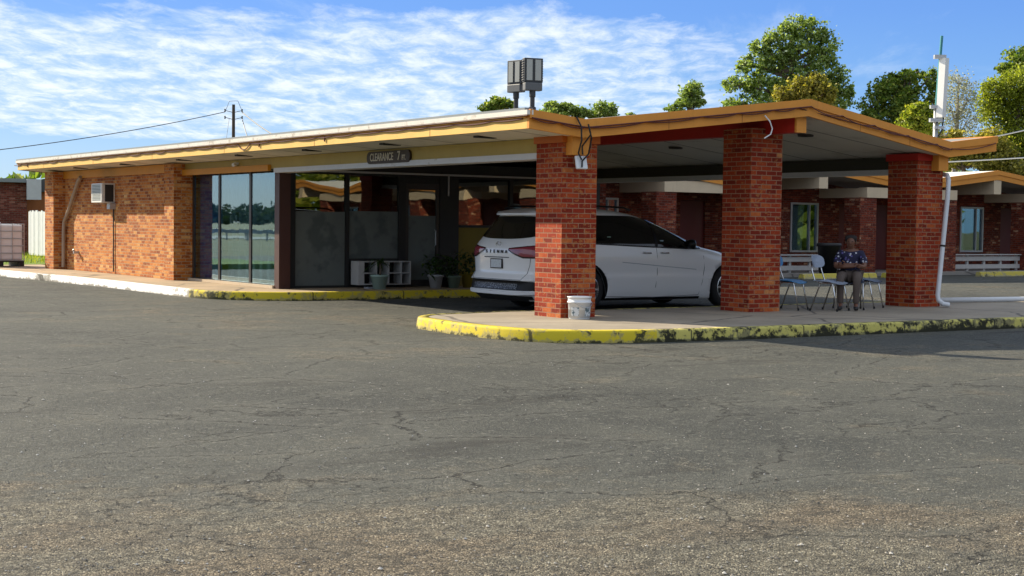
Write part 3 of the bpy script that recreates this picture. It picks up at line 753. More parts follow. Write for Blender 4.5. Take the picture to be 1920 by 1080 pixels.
q = MB(); q.box(11.61, 11.7385, 36.2, 36.26, .56, .62); q.tube([(11.64, 36.23, .62), (11.60, 36.23, .66)], .02, 8)
tag(q.build('hose_tap', M['steel']), 'little outdoor tap low on the sunlit brick wall', 'tap')
q = MB(); q.box(11.82, 11.862, 26.95, 27.07, 2.49, 2.53); q.tube([(11.82, 27.0, 2.51), (11.74, 26.95, 2.48)], .035, 10)
tag(q.build('security_camera', M['white_plastic']), 'small white security camera on the beam above the office windows', 'camera')

def text_obj(name, body, size, m, mat_w, parent=None, ext=.003, spacing=1.0, xs=1.0, bold=0.0):
    cu_ = bpy.data.curves.new(name, 'FONT'); cu_.body = body; cu_.size = size; cu_.extrude = ext; cu_.align_x = 'CENTER'; cu_.align_y = 'CENTER'
    cu_.space_character = spacing; cu_.offset = bold
    o = bpy.data.objects.new(name, cu_); COL.objects.link(o)
    me = evalmesh(o); bpy.data.objects.remove(o)
    me.transform(Matrix.Diagonal((xs, 1, 1, 1))); me.transform(mat_w); me.materials.clear(); me.materials.append(m)
    o = bpy.data.objects.new(name, me); COL.objects.link(o); adopt(o, parent); return o
# writing on a wall facing -X reads along -Y; facing -Y reads along +X
def face_mX(x, y, z): return Matrix.Translation((x, y, z)) @ Matrix(((0, 0, -1, 0), (-1, 0, 0, 0), (0, 1, 0, 0), (0, 0, 0, 1)))
def face_mY(x, y, z): return Matrix.Translation((x, y, z)) @ Matrix(((1, 0, 0, 0), (0, 0, -1, 0), (0, 1, 0, 0), (0, 0, 0, 1)))
sg = thing('clearance_sign', 'dark brown rounded clearance sign hung on the olive canopy beam', 'sign', (11.85, 21.03, 2.45))
m_ = MB(); hw_, hh = .70, .098; pts = []
for cxs, a0 in ((hw_-.09, -90), (hw_-.09, 0), (-hw_+.09, 90), (-hw_+.09, 180)):
    cz = (-hh+.09) if a0 in (-90, 180) else (hh-.09)
    for i in range(7):
        a = R_(a0 + 15*i); pts.append((cxs+.09*math.cos(a), cz+.09*math.sin(a)))
YC, ZC = 21.03, 2.455
A_ = [(11.822, YC-u, ZC+v) for u, v in pts]; B_ = [(11.863, YC-u, ZC+v) for u, v in pts]
m_.face(A_); m_.face(B_[::-1])
for i in range(len(pts)): j = (i+1) % len(pts); m_.face([A_[i], B_[i], B_[j], A_[j]])
m_.build('sign_board', simple('sign_brown', (.035, .02, .01), .6), sg)
ivory = simple('ivory_lettering', (.62, .55, .42), .6)
text_obj('lettering', 'CLEARANCE', .175, ivory, face_mX(11.8195, YC+.20, ZC), sg, xs=.78, bold=.002)
text_obj('lettering', '7', .20, ivory, face_mX(11.8195, YC-.36, ZC+.005), sg, xs=.9, bold=.003)
text_obj('lettering', 'FT.', .115, ivory, face_mX(11.8195, YC-.52, ZC-.025), sg, xs=.85, bold=.002)
ws = thing('window_sign', 'small dark sign with pale letters standing behind the office window glass', 'sign', (12.3, 28.6, 1.4))
q = MB(); q.box(12.30, 12.31, 27.95, 29.0, 1.0, 1.58); q.build('sign_board', simple('sign_dark', (.02, .03, .035), .5), ws)
for yy, tx in ((28.85, 'DA'), (28.2, 'AD')):
    q = MB(); q.box(12.294, 12.2995, yy-.17, yy+.17, 1.34, 1.52); q.build('sign_patch', simple('sign_pale', (.45, .5, .5), .6), ws)
    text_obj('lettering', tx, .17, M['black'], face_mX(12.2925, yy, 1.43), ws, ext=.001, xs=-1.0, bold=.002)

# string lights stapled along the eave and the gable boards
def swag(a, b, sag, k=10, wob=0):
    a, b = Vector(a), Vector(b); return [a.lerp(b, i/k) - Vector((0, 0, sag*4*(i/k)*(1-i/k))) for i in range(k)]
rr = random.Random(11)
pth = []; y = 16.0
while y < 38.4:
    L = rr.uniform(.5, 1.0); s_ = rr.choice([.012, .02, .03, .022, .014])
    if abs(y-24.2) < .45: s_ = .10
    pth += swag((10.984, y, 2.768), (10.984, y+L, 2.768), s_, 8); y += L
q = MB(); q.tube(pth, .010, 5)
q.tube([(10.96, 38.5, 2.80), (10.96, 15.85, 2.80)], .009, 5)
for yy in (21.6, 24.1, 37.9): q.tube([(10.985, yy, 2.77), (10.985, yy+.01, 2.69)], .012, 5)
tag(q.build('string_lights', M['cable']), 'dark red string of rope lights looping along the sunlit left eave', 'string lights')
q = MB()
def gable_pt(x, dz=-.10):
    for (xa, za, ya), (xb, zb, yb) in zip(SEC, SEC[1:]):
        if xa <= x <= xb: u = (x-xa)/(xb-xa); return Vector((x, ya+(yb-ya)*u-.042, za+(zb-za)*u+dz))
for xs_, sag in (((11.02, 11.5, 12.0, 12.9, 13.8, 14.4, 15.0, 15.4), .035), ((15.65, 16.4, 17.2, 18.1, 18.9, 19.33, 20.25), .05)):
    pp = []
    for a, b in zip(xs_, xs_[1:]): pp += swag(gable_pt(a), gable_pt(b), sag, 8)
    pp.append(gable_pt(xs_[-1])); q.tube(pp, .008, 5)
pp = [gable_pt(x, -.102) for x in (11.02, 12.0, 13.5, 15.65)]; q.tube(pp, .009, 5)
pp = [gable_pt(15.4), gable_pt(17.0, -.15), gable_pt(18.2, -.115), gable_pt(19.33, -.12)]; q.tube(pp, .009, 5)
tag(q.build('string_lights', M['cable']), 'dark light cable sagging along the front gable boards of the canopy', 'string lights')
# loose wiring at the valley
q = MB()
for pp in ([(11.80, 15.93, 2.83), (11.86, 15.9, 2.70), (11.87, 15.9, 2.52), (11.93, 16.05, 2.36), (11.98, 16.04, 2.27)], [(12.0, 15.93, 2.74), (12.02, 15.9, 2.6), (12.0, 16.06, 2.45), (12.01, 16.06, 2.34)],
           [(12.0, 15.9, 2.66), (12.05, 15.92, 2.56), (12.1, 16.05, 2.35), (11.98, 16.03, 2.25), (11.98, 16.03, 2.17)]): q.tube(pp, .012, 5)
tag(q.build('loose_wires', M['cable_black']), 'tangle of black wires hanging over the beam end beside the corner pillar', 'wires')
q = MB(); q.tube([(14.85, 15.57, 2.98), (14.93, 15.55, 2.90), (14.98, 15.55, 2.80), (14.96, 15.56, 2.72), (14.86, 15.58, 2.66)], .009, 6)
tag(q.build('loose_cable', M['white_plastic']), 'short white cable dangling below the gable board over the middle pillar', 'cable')
# white floodlight hung under the beam end
fl = thing('floodlight', 'tilted white square floodlight hanging under the canopy beam end', 'floodlight', (12.0, 16.1, 2.2))
Mx = Matrix.Translation((12.0, 16.08, 2.235)) @ Matrix.Rotation(R_(-14), 4, 'X')
q = MB(); q.box(-.09, .09, -.018, .018, -.09, .09, M=Mx); q.build('lamp_panel', M['white_plastic'], fl, bevel=.01)
q = MB(); q.tube([(12.0, 16.12, 2.2), (12.0, 16.14, 2.34)], .015, 6); q.build('bracket', M['steel'], fl)
# downspouts of white pipe
q = MB(); q.tube([(19.60, 16.35, 2.30), (19.52, 16.2, 2.285), (19.46, 16.12, 2.2), (19.42, 16.10, 1.9), (19.24, 16.10, .34), (19.235, 16.08, .26), (19.28, 16.02, .20), (19.36, 15.96, .185)], .038, 14, cap=False)
q.tube([(19.36, 15.96, .185), (19.362, 15.958, .185)], [.034, .034], 14)
dpp = tag(q.build('drain_pipe', M['pvc'], smooth=True), 'upright white plastic drain pipe strapped to the right brick pillar', 'pipe', 'white plastic drain pipes')
q = MB(); q.tube([(19.332, 16.10, 1.12), (19.336, 16.10, 1.15)], .044, 14); q.build('strap', M['black'], dpp)
q = MB(); q.tube([(19.9, 17.0, .20), (25.5, 16.2, .19)], .042, 14)
tag(q.build('drain_pipe', M['pvc'], smooth=True), 'long white plastic drain pipe lying on the concrete right of the pillars', 'pipe', 'white plastic drain pipes')

# roof floodlights
def flood(x, y, rz, label, ledmat):
    o = thing('roof_floodlight', label, 'floodlight', (0, 0, 0), 'floodlights on the canopy roof corner')
    q = MB(); q.lathe([(.05, 0), (.05, .05), (.032, .06), (.032, .18), (.042, .19), (.042, .265)], 12); q.build('pole', M['fixture'], o)
    q = MB(); q.box(-.12, .12, -.055, .055, .266, .372); q.build('driver_box', M['fixture_grey'], o, bevel=.010)
    q = MB(); q.box(-.13, .13, -.04, .05, .3735, .69)
    for i in range(9): q.box(-.143, -.1305, -.02, .04, .395+i*.031, .408+i*.031); q.box(.1305, .143, -.02, .04, .395+i*.031, .408+i*.031)
    q.build('lamp_housing', M['fixture'], o, bevel=.006)
    for s in (-1, 1):
        q = MB(); q.box(s*.06-.04, s*.06+.04, -.048, -.0405, .40, .67); q.build('led_strip', ledmat, o)
    o.location = (x, y, 2.88); o.rotation_euler = (0, 0, rz); return o
flood(11.22, 16.12, R_(-14), 'square floodlight on the canopy roof corner facing forward, the right one', M['led'])
flood(11.2, 16.47, R_(-78), 'square floodlight on the canopy roof corner turned sideways to the sun, the left one', M['led'])

# ------------------------------------------------------------------ minivan (local: x forward from the rear bumper, y to its left, z up)
def lerp_tab(tab, z):
    if z <= tab[0][0]: return tab[0][1]
    for (a, va), (b_, vb) in zip(tab, tab[1:]):
        if z <= b_:
            u = (z-a)/(b_-a); return va + (vb-va)*u
    return tab[-1][1]
WT = [(.17, .88), (.24, .925), (.36, .95), (.55, .965), (.64, .955), (.70, .965), (.80, .968), (.92, .958), (1.02, .945), (1.12, .925), (1.30, .865), (1.48, .80), (1.57, .755), (1.62, .70), (1.655, .60), (1.68, .42), (1.69, .20)]
XR = [(.17, .16), (.24, .07), (.34, .0), (.42, .015), (.49, .05), (.505, -.005), (.56, .035), (.62, .075), (.80, .075), (.92, .055), (1.0, .06), (1.10, .12), (1.16, .17), (1.30, .27), (1.46, .40), (1.55, .455), (1.60, .44), (1.64, .52), (1.67, .75), (1.69, 1.1)]
XF = [(.17, 4.80), (.30, 4.93), (.50, 4.96), (.70, 4.93), (.84, 4.80), (.95, 4.50), (1.02, 4.12), (1.07, 3.92), (1.12, 3.80), (1.22, 3.58), (1.36, 3.24), (1.48, 2.92), (1.57, 2.60), (1.62, 2.35), (1.655, 2.1), (1.69, 1.7)]
def vw(z): return lerp_tab(WT, z)
def hw(x, z):
    wz = vw(z); xr, xf = lerp_tab(XR, z), lerp_tab(XF, z)
    Rb = .42; Rf = 1.0 if z < 1.02 else 1.15
    L = xf - xr; Rb = min(Rb, L*.45); Rf = min(Rf, L*.45)
    w_ = wz
    if x < xr + Rb: t_ = min(1, (xr+Rb-x)/Rb); w_ = wz*max(0, 1-t_**3.2)**(1/3.2)
    elif x > xf - Rf: t_ = min(1, (x-(xf-Rf))/Rf); w_ = wz*max(0, 1-t_**2.8)**(1/2.8)
    return w_
def xrear(y, z):
    wz = vw(z); q = min(1, abs(y)/wz); L = lerp_tab(XF, z)-lerp_tab(XR, z); Rb = min(.42, L*.45)
    return lerp_tab(XR, z) + Rb*(1-(max(0, 1-q**3.2))**(1/3.2))
van = thing('minivan', 'white minivan with dark glass parked under the canopy behind the corner pillar', 'minivan')
mv, ntv, outv = mat('white_car_paint'); nv = N(ntv)
nv.bsdf(outv, (.80, .81, .81), .30, Coat_Weight=.7, Coat_Roughness=.06)
M['vanwhite'] = mv
M['vanglass'] = simple('privacy_glass', (.004, .005, .006), .06, var=0, spec=.6)
M['vanblack'] = simple('gloss_black_trim', (.004, .004, .005), .4, var=0, spec=.25)
M['taillight'] = simple('red_lens', (.26, .03, .05), .15, var=.05, Coat_Weight=.8)
M['taillight_dark'] = simple('dark_lens', (.03, .01, .012), .15, var=.05)
ZL = [.17, .20, .26, .34, .42, .49, .505, .53, .56, .59, .62, .66, .74, .82, .90, .97, 1.04, 1.10, 1.16, 1.24, 1.33, 1.42, 1.50, 1.56, 1.60, 1.63, 1.65, 1.668, 1.68, 1.69]
NS = 34; NR = 14
def outline(z):
    xr, xf = lerp_tab(XR, z), lerp_tab(XF, z); wz = vw(z); o = []
    ths = [math.pi/2*i/NR for i in range(NR+1)]
    L = xf-xr; Rb = min(.42, L*.45); Rf = min(1.0 if z < 1.02 else 1.15, L*.45)
    rear = [(xr+Rb-Rb*math.cos(t)**(2/3.2), -wz*math.sin(t)**(2/3.2)) for t in ths]          # centre rear to right side
    mid = [(xr+Rb+(xf-Rf-xr-Rb)*i/NS, -wz) for i in range(1, NS)]
    front = [(xf-Rf+Rf*math.sin(t)**(2/2.8), -wz*math.cos(t)**(2/2.8)) for t in ths]
    right = rear+mid+front
    left = [(x, -y) for x, y in right[::-1]][1:-1]
    return right+left
vb_ = MB(); ring = [[(x, y, z) for x, y in outline(z)] for z in ZL]
G = [r + [r[0]] for r in ring]
i0 = 0; n_ = len(ring[0]); verts = [p for r in ring for p in r]; faces = []
for a in range(len(ring)-1):
    for j in range(n_): faces.append((a*n_+j, a*n_+(j+1) % n_, (a+1)*n_+(j+1) % n_, (a+1)*n_+j))
faces.append(tuple(reversed(range(n_)))); faces.append(tuple((len(ring)-1)*n_+j for j in range(n_)))
vb_.mesh(verts, faces)
body = vb_.build('body', [M['vanwhite'], M['black']], van, smooth=True)
WX = (1.19, 4.25); WR = .362
cut = MB()
for wx in WX:
    for s in (-1, 1):
        cut.lathe([(.425, -.30), (.425, .30)], 40, M=Matrix.Translation((wx, s*.86, WR)) @ Matrix.Rotation(R_(90), 4, 'X'))
cut.cur = 0
co_ = cut.build('cutter', M['black']); md = body.modifiers.new('b', 'BOOLEAN'); md.operation = 'DIFFERENCE'; md.object = co_; md.solver = 'EXACT'
me = evalmesh(body); body.modifiers.clear(); body.data = me
me.materials.clear(); me.materials.append(M['vanwhite']); me.materials.append(M['black'])
bpy.data.objects.remove(co_)
for p in me.polygons:
    c = p.center
    inw = any(math.hypot(c.x-wx, c.z-WR) < .428 for wx in WX) and abs(c.y) < .955
    p.material_index = 1 if (c.x < .22 and c.z < .30) or (inw and abs(p.normal.y) < .95) or (inw and abs(c.y) < .7) or c.z < .172 else 0
    p.use_smooth = not inw
def side_patch(name, x0, x1, zlo, zhi, m, off_=.004, nx=40, nz=6, sides=(-1, 1), parent=body):
    for s in sides:
        q = MB(); G = []
        for i in range(nx+1):
            x = x0+(x1-x0)*i/nx; a, b_ = zlo(x), zhi(x)
            G.append([(x, s*(hw(x, a+(b_-a)*j/nz)+off_), a+(b_-a)*j/nz) for j in range(nz+1)])
        q.grid(G, flip=(s > 0)); o = q.build(name, m, parent, smooth=True)
    return o
def tabf(t): return lambda x: lerp_tab(t, x)
gl_hi = tabf([(.62, 1.40), (.80, 1.535), (1.1, 1.562), (2.2, 1.562), (2.6, 1.525), (3.0, 1.41), (3.4, 1.235), (3.70, 1.075)])
gl_lo = tabf([(.62, 1.20), (.90, 1.135), (1.25, 1.115), (2.6, 1.06), (3.45, 1.035), (3.70, 1.045)])
side_patch('side_window', .62, 3.70, gl_lo, gl_hi, M['vanglass'], .009, 80, 16)
for a, b_ in ((1.16, 1.20), (2.60, 2.66)): side_patch('window_pillar', a, b_, gl_lo, gl_hi, M['vanblack'], .0115, 2, 16)
side_patch('window_trim', .62, 3.70, lambda x: gl_lo(x)-.022, lambda x: gl_lo(x)-.001, M['vanblack'], .0045, 40, 1)
# seams, crease, sill
def line_patch(name, pts, wd, m, off_=.003, sides=(-1,)):
    for s in sides:
        q = MB()
        P_ = [Vector((x, s*(hw(x, z)+off_), z)) for x, z in pts]; q.tube(P_, wd, 5); q.build(name, m, body)
seam = simple('panel_gap', (.10, .11, .12), .7, var=0)
line_patch('door_seam', [(2.63, 1.06), (2.64, .9), (2.645, .6), (2.62, .4), (2.60, .20)], .0045, seam, .0, (-1, 1))
line_patch('door_seam', [(1.22, 1.11), (1.24, .95), (1.34, .74), (1.47, .58), (1.55, .40), (1.60, .24), (2.60, .215)], .004, seam, .0, (-1, 1))
line_patch('door_seam', [(3.60, 1.03), (3.66, .9), (3.68, .7), (3.64, .45), (3.58, .24), (2.60, .215)], .004, seam, .0, (-1, 1))
line_patch('slide_rail', [(1.0, .885), (1.2, .882)], .006, seam, .0, (-1,))
line_patch('crease', [(1.9, .80), (2.6, .745), (3.5, .675)], .006, simple('crease_line', (.34, .38, .42), .4, var=0), -.002, (-1, 1))
side_patch('sill_trim', 1.56, 3.62, lambda x: .172, lambda x: .215, M['vanblack'], .003, 20, 1)
for x in (2.42, 2.80):
    for s in (-1, 1):
        q = MB(); q.tube([(x-.09, s*(hw(x, .95)+.004), .955), (x-.07, s*(hw(x, .95)+.028), .957), (x+.07, s*(hw(x, .95)+.028), .952), (x+.09, s*(hw(x, .95)+.004), .95)], .013, 8)
        q.build('door_handle', M['chrome'], body, smooth=True)
for s in (-1, 1):
    mr = MB(); mr.lathe([(.01, -.10), (.07, -.09), (.085, 0), (.08, .05), (.03, .075)], 14, M=Matrix.Translation((3.30, s*1.05, 1.10)) @ Matrix.Rotation(R_(90), 4, 'X') @ Matrix.Diagonal((.8, 1, 1.2, 1)))
    mr.tube([(3.36, s*.93, 1.06), (3.32, s*1.0, 1.08)], .025, 8); mr.build('wing_mirror', M['vanblack'], van, smooth=True)
# rear end patches
def rear_patch(name, ylim, zlo, zhi, m, off_=.004, ny=24, nz=6, parent=body):
    q = MB(); G = []
    y0, y1 = ylim
    for i in range(ny+1):
        y = y0+(y1-y0)*i/ny; a, b_ = zlo(y), zhi(y)
        G.append([(xrear(y, a+(b_-a)*j/nz)-off_, y, a+(b_-a)*j/nz) for j in range(nz+1)])
    q.grid(G, flip=True); return q.build(name, m, parent, smooth=True)
rear_patch('rear_window', (-.765, .765), lambda y: 1.165+.05*(abs(y)/.8)**3, lambda y: 1.535-.03*(abs(y)/.8)**4, M['vanglass'], .014)
q = MB(); G = [[(xrear(y, 1.585)-.13+.10*(abs(y)/.72)**3, y, 1.585-.004), (xrear(y, 1.60)-.05, y, 1.612), (xrear(y, 1.64)+.08, y, 1.648)] for y in [-.72+.06*i for i in range(25)]]
q.grid(G, flip=True); q.grid([[(a[0][0], a[0][1], a[0][2]-.03), (a[0])] for a in G], flip=True); q.grid([[(xrear(a[0][1], 1.56)+.01, a[0][1], 1.55), (a[0][0], a[0][1], a[0][2]-.03)] for a in G], flip=True)
q.build('roof_spoiler', M['vanwhite'], body, smooth=True)
for s in (-1, 1):
    tl = rear_patch('taillight', (s*.36, s*.90), lambda y: 1.0-.115*min(1, ((abs(y)-.36)/.34))**.8, lambda y: 1.005+.055*((abs(y)-.36)/.54), M['taillight'], .010, 18, 4)
    rear_patch('lens_border', (s*.34, s*.91), lambda y: .985-.125*min(1, ((abs(y)-.34)/.34))**.8, lambda y: 1.02+.055*((abs(y)-.34)/.57), M['taillight_dark'], .006, 18, 4, tl)
    for q_ in (tl,):
        pass
    sp_ = MB(); G = []
    for i in range(9):
        x = .16+.30*i/8; G.append([(x, s*(hw(x, z)+.008), z) for z in (.885+.10*(i/8)**2, .97, 1.06-.02*(i/8))])
    sp_.grid(G, flip=(s > 0)); sp_.build('lens_side', M['taillight'], tl, smooth=True)
rear_patch('rear_bumper', (-.955, .955), lambda y: .345, lambda y: .505-.03*(abs(y)/.95)**6, M['vanblack'], .006, 40, 3)
def mesh_grille():
    m, nt_, out = mat('honeycomb_grille'); n__ = N(nt_); p = n__.obj()
    v = n__.add('ShaderNodeTexVoronoi', feature='DISTANCE_TO_EDGE', i_Vector=p, i_Scale=26.0).outputs[0]
    n__.bsdf(out, n__.mix(n__.step(v, .02, .045), (.30, .31, .31), (.004, .004, .004)), .35, .3); return m
rear_patch('bumper_grille', (-.62, .62), lambda y: .365, lambda y: .455, mesh_grille(), .012, 24, 2)
lp = MB()
for i in range(40):
    y0, y1 = -.93+1.86*i/40, -.93+1.86*(i+1)/40
    def up_(y): return .05*max(0, (abs(y)-.62)/.3)**1.0 if abs(y) > .62 else 0
    for (ya, yb) in ((y0, y1),):
        A1 = (xrear(ya, .31)-.045+.02*0, ya, .275+up_(ya)*.3); B1 = (xrear(yb, .31)-.045, yb, .275+up_(yb)*.3)
        A2 = (xrear(ya, .33)-.04, ya, .318+up_(ya)*.3); B2 = (xrear(yb, .33)-.04, yb, .318+up_(yb)*.3)
        A3 = (xrear(ya, .35)+.01, ya, .345+up_(ya)*.3); B3 = (xrear(yb, .35)+.01, yb, .345+up_(yb)*.3)
        lp.face([A1, A2, B2, B1]); lp.face([A2, A3, B3, B2])
lp.build('bumper_lip', simple('silver_trim', (.80, .81, .82), .35, 0, var=0), body, smooth=True)
for (y0, y1, z0, z1) in ((-.44, .44, .52, .5201),):
    pass
tg_ = [(-.76, .53), (-.80, .70), (-.83, .86)]
for s in (-1, 1):
    q = MB(); q.tube([(xrear(s*a, z)-.001, s*a, z) for a, z in [(.70, .52), (.755, .62), (.80, .75), (.82, .88)]], .004, 5); q.build('tailgate_seam', seam, body)
q = MB(); q.tube([(xrear(y, .515)-.001, y, .515) for y in [-.70+.07*i for i in range(21)]], .006, 5); q.build('tailgate_seam', seam, body)
# recess round the number plate, plate, emblem, lettering
q = MB(); G = [[(xrear(y, z)-.006+(.0), y, z) for z in (.86, .875)] for y in [-.36+.04*i for i in range(19)]]; q.grid(G, flip=True); q.build('plate_lip', seam, body)
pl_ = thing_part = MB(); pl_.box(xrear(.17, .78)-.022, xrear(.17, .78)+.01, -.17, .17, .685, .845); pfr = pl_.build('plate_frame', M['vanblack'], body)
q = MB(); q.box(xrear(.17, .78)-.0245, xrear(.17, .78)-.0225, -.15, .15, .70, .83); q.build('number_plate', simple('plate_face', (.52, .56, .58), .4, var=.5, scale=40), pfr)
em = MB()
for (a, b_, cz) in ((.062, .042, 0), (.022, .040, .0), (.045, .016, .012)):
    em.tube([(xrear(0, 1.075)-.012, a*math.cos(2*math.pi*i/20), 1.075+cz+b_*math.sin(2*math.pi*i/20)) for i in range(21)], .0065, 6)
em.build('emblem', M['chrome'], body, smooth=True)
for i, ch in enumerate('SIENNA'):
    y = .285-.114*i
    text_obj('lettering', ch, .072, M['vanblack'], Matrix.Translation((xrear(y, .955)-.006, y, .957)) @ Matrix(((0, 0, -1, 0), (-1, 0, 0, 0), (0, 1, 0, 0), (0, 0, 0, 1))), body, xs=1.35, bold=.002)
# roof rails
for s in (-1, 1):
    q = MB(); q.tube([(.62, s*.60, 1.66), (.72, s*.60, 1.70), (1.6, s*.60, 1.715), (2.2, s*.58, 1.70), (2.35, s*.57, 1.655)], .017, 8); q.build('roof_rail', M['vanblack'], van, smooth=True)
q = MB(); q.tube([(1.0, 0, 1.685), (1.08, 0, 1.75), (1.14, 0, 1.76), (1.22, 0, 1.69)], [.03, .02, .014, .03], 8, flat=.5); q.build('roof_antenna', M['vanblack'], van, smooth=True)
# wheels
alloy = simple('alloy_rim', (.55, .56, .57), .28, .8, var=.04)
for wx in WX:
    for s in (-1, 1):
        Mw = Matrix.Translation((wx, s*.83, WR)) @ Matrix.Rotation(R_(-90*s), 4, 'X')
        wl = MB(); wl.lathe([(.235, -.11), (.30, -.115), (.345, -.10), (.362, -.06), (.362, .06), (.345, .10), (.30, .115), (.25, .11), (.24, .07)], 40, M=Mw)
        wo_ = wl.build('tyre', M['rubber'], van, smooth=True)
        rm = MB(); rm.lathe([(.242, .03), (.248, .108), (.236, .112), (.228, .06)], 36, M=Mw)
        for k in range(10):
            a = 2*math.pi*k/10
            c0 = Vector((math.cos(a), math.sin(a), 0)); c1 = Vector((-c0.y, c0.x, 0))
            pts4 = [c0*.05+c1*.022, c0*.235+c1*.014, c0*.235-c1*.014, c0*.05-c1*.022]
            top_ = [Mw @ (p + Vector((0, 0, .095))) for p in pts4]; bot = [Mw @ (p + Vector((0, 0, .07))) for p in pts4]
            rm.face(top_)
            for i in range(4): j = (i+1) % 4; rm.face([bot[i], bot[j], top_[j], top_[i]])
        rm.lathe([(.001, .10), (.05, .10), (.06, .085), (.06, .05)], 16, M=Mw)
        rm.build('rim', alloy, wo_)
        bk = MB(); bk.lathe([(.001, .02), (.24, .02), (.24, .03)], 24, M=Mw); bk.build('hub_shadow', M['black'], wo_)
van.location = (13.33, 20.20, 0); van.rotation_euler = (0, 0, R_(0))
# papers in the van window: small stickers on the glass
for (x, z, cname) in ((1.62, 1.155, (.20, .34, .28)), (2.72, 1.10, (.30, .42, .46))):
    q = MB(); q.box(x, x+.075, -(hw(x, z+.04)+.006), -(hw(x, z+.04)+.0045), z-.02, z+.065); q.build('window_sticker', simple('sticker', cname, .6), body)

# ------------------------------------------------------------------ bucket by the corner pillar
bk = thing('paint_bucket', 'white plastic paint bucket with grey print standing against the corner brick pillar', 'bucket', (11.93, 15.98, .146))
q = MB(); q.lathe([(.001, .0), (.135, .0), (.140, .01), (.152, .215), (.163, .218), (.163, .235), (.153, .238), (.155, .285), (.165, .287), (.165, .30), (.15, .302), (.145, .02), (.001, .018)], 36, (11.93, 15.98, .146)); q.build('pail', M['white_plastic'], bk, smooth=True)
def bucket_print():
    m, nt_, out = mat('bucket_print'); n__ = N(nt_); p = n__.obj()
    v = n__.step(n__.noise(p, 22, 5, .75), .50, .56)
    n__.bsdf(out, n__.mix(v, (.62, .65, .66), (.10, .15, .17)), .45); return m
bp = bucket_print()
for a0, a1, z0, z1 in ((-95, -38, .03, .165), (-172, -128, .03, .16)):
    q = MB(); G = []
    for i in range(13):
        a = R_(a0+(a1-a0)*i/12)
        G.append([(11.93+(.1415+(z/.215)*.0115+.0012)*math.cos(a), 15.98+(.1415+(z/.215)*.0115+.0012)*math.sin(a), .146+z) for z in (z0, (z0+z1)/2, z1)])
    q.grid(G); q.build('printed_label', bp, bk, smooth=True)
q = MB(); q.tube([(11.93+.168*math.cos(R_(a)), 15.98+.168*math.sin(R_(a)), .146+.225-.07*math.sin(R_((a+150)/120*180))) for a in range(-150, -29, 8)], .004, 5); q.build('wire_handle', M['steel'], bk)

# ------------------------------------------------------------------ potted plants and shelf by the lobby door
def pot(name, x, y, r, h, m, label, plant):
    o = thing(name, label, 'potted plant', (x, y, .146), 'potted plants by the lobby door')
    q = MB(); q.lathe([(.001, 0), (r*.68, 0), (r*.95, h*.86), (r*1.06, h*.87), (r*1.06, h), (r*.93, h), (r*.9, h*.9), (.001, h*.88)], 24, (x, y, .146)); q.build('pot', m, o, smooth=True)
    rr = random.Random(int(x*100)); q = MB(); z0 = .146+h*.9
    if plant == 'cane':
        q.tube([(x, y, z0), (x+.02, y, z0+.12), (x+.01, y, z0+.26)], [.022, .018, .014], 8); q.build('stem', M['bark'], o); q = MB(); z0 += .24
    for i in range({'cane': 22, 'bush': 70, 'strap': 30}[plant]):
        a = rr.uniform(0, 6.28); L = rr.uniform(.22, .42) * (1 if plant != 'bush' else .5); lift = rr.uniform(.1, 1.0)
        bx, by, bz = x+rr.uniform(-.03, .03), y+rr.uniform(-.03, .03), z0
        if plant == 'bush': bx += rr.uniform(-.2, .2); by += rr.uniform(-.2, .2); bz += rr.uniform(0, .42)
        P_ = [Vector((bx+math.cos(a)*L*t_*(1-lift*.45), by+math.sin(a)*L*t_*(1-lift*.45), bz+L*(lift*1.1*t_ - .75*t_*t_))) for t_ in (0, .3, .65, 1)]
        sdir = Vector((-math.sin(a), math.cos(a), 0)); ws_ = (.012, .02, .016, .002) if plant != 'bush' else (.01, .03, .026, .003)
        for k in range(3): q.face([P_[k]-sdir*ws_[k], P_[k]+sdir*ws_[k], P_[k+1]+sdir*ws_[k+1], P_[k+1]-sdir*ws_[k+1]])
    q.build('leaves', M['plant'], o)
teal = simple('sage_pot', (.28, .40, .36), .5); whitep = simple('pale_pot', (.36, .37, .38), .5); greenp = simple('dull_green_pot', (.14, .19, .14), .6); yelp = simple('mustard_pot', (.34, .25, .03), .6)
pot('potted_plant', 13.76, 24.75, .17, .27, teal, 'cane plant with strappy leaves in a sage green pot before the white shelf', 'cane')
pot('potted_plant', 15.00, 24.75, .15, .26, whitep, 'dark leafy plant in a pale grey pot beside the lobby door', 'bush')
pot('potted_plant', 15.38, 24.7, .14, .24, greenp, 'dark leafy plant in a dull green pot between the pale and mustard pots', 'bush')
pot('potted_plant', 15.85, 24.9, .16, .30, yelp, 'bushy dark plant in a mustard yellow pot nearest the minivan', 'bush')
pot('potted_plant', 15.5, 25.25, .13, .2, M['bin'], 'tall dark bushy plant in a black pot close to the lobby wall', 'bush')
shf = thing('cubby_shelf', 'low white cubby shelf under the lobby window behind the sage pot', 'shelf', (14.1, 25.3, .15))
X0, X1, Z0, Z1 = 13.56, 14.72, .205, .66; shelf_grey = simple('dusty_white_shelf', (.46, .46, .45), .6)
for a, b_ in ((X0, X0+.13), (13.95, 13.97), (14.22, 14.24), (14.50, 14.52), (X1-.02, X1)):
    q = MB(); q.box(a, b_, 25.22, 25.52, Z0+.0215, Z1-.0215); q.build('upright', shelf_grey, shf)
for a, b_, z in ((X0, X1, Z0), (X0, X1, Z1-.02), (X0+.1315, 13.9485, .42), (14.2415, 14.4985, .42), (14.5215, X1-.0215, .42)):
    q = MB(); q.box(a, b_, 25.22, 25.52, z, z+.02); q.build('shelf_board', shelf_grey, shf)
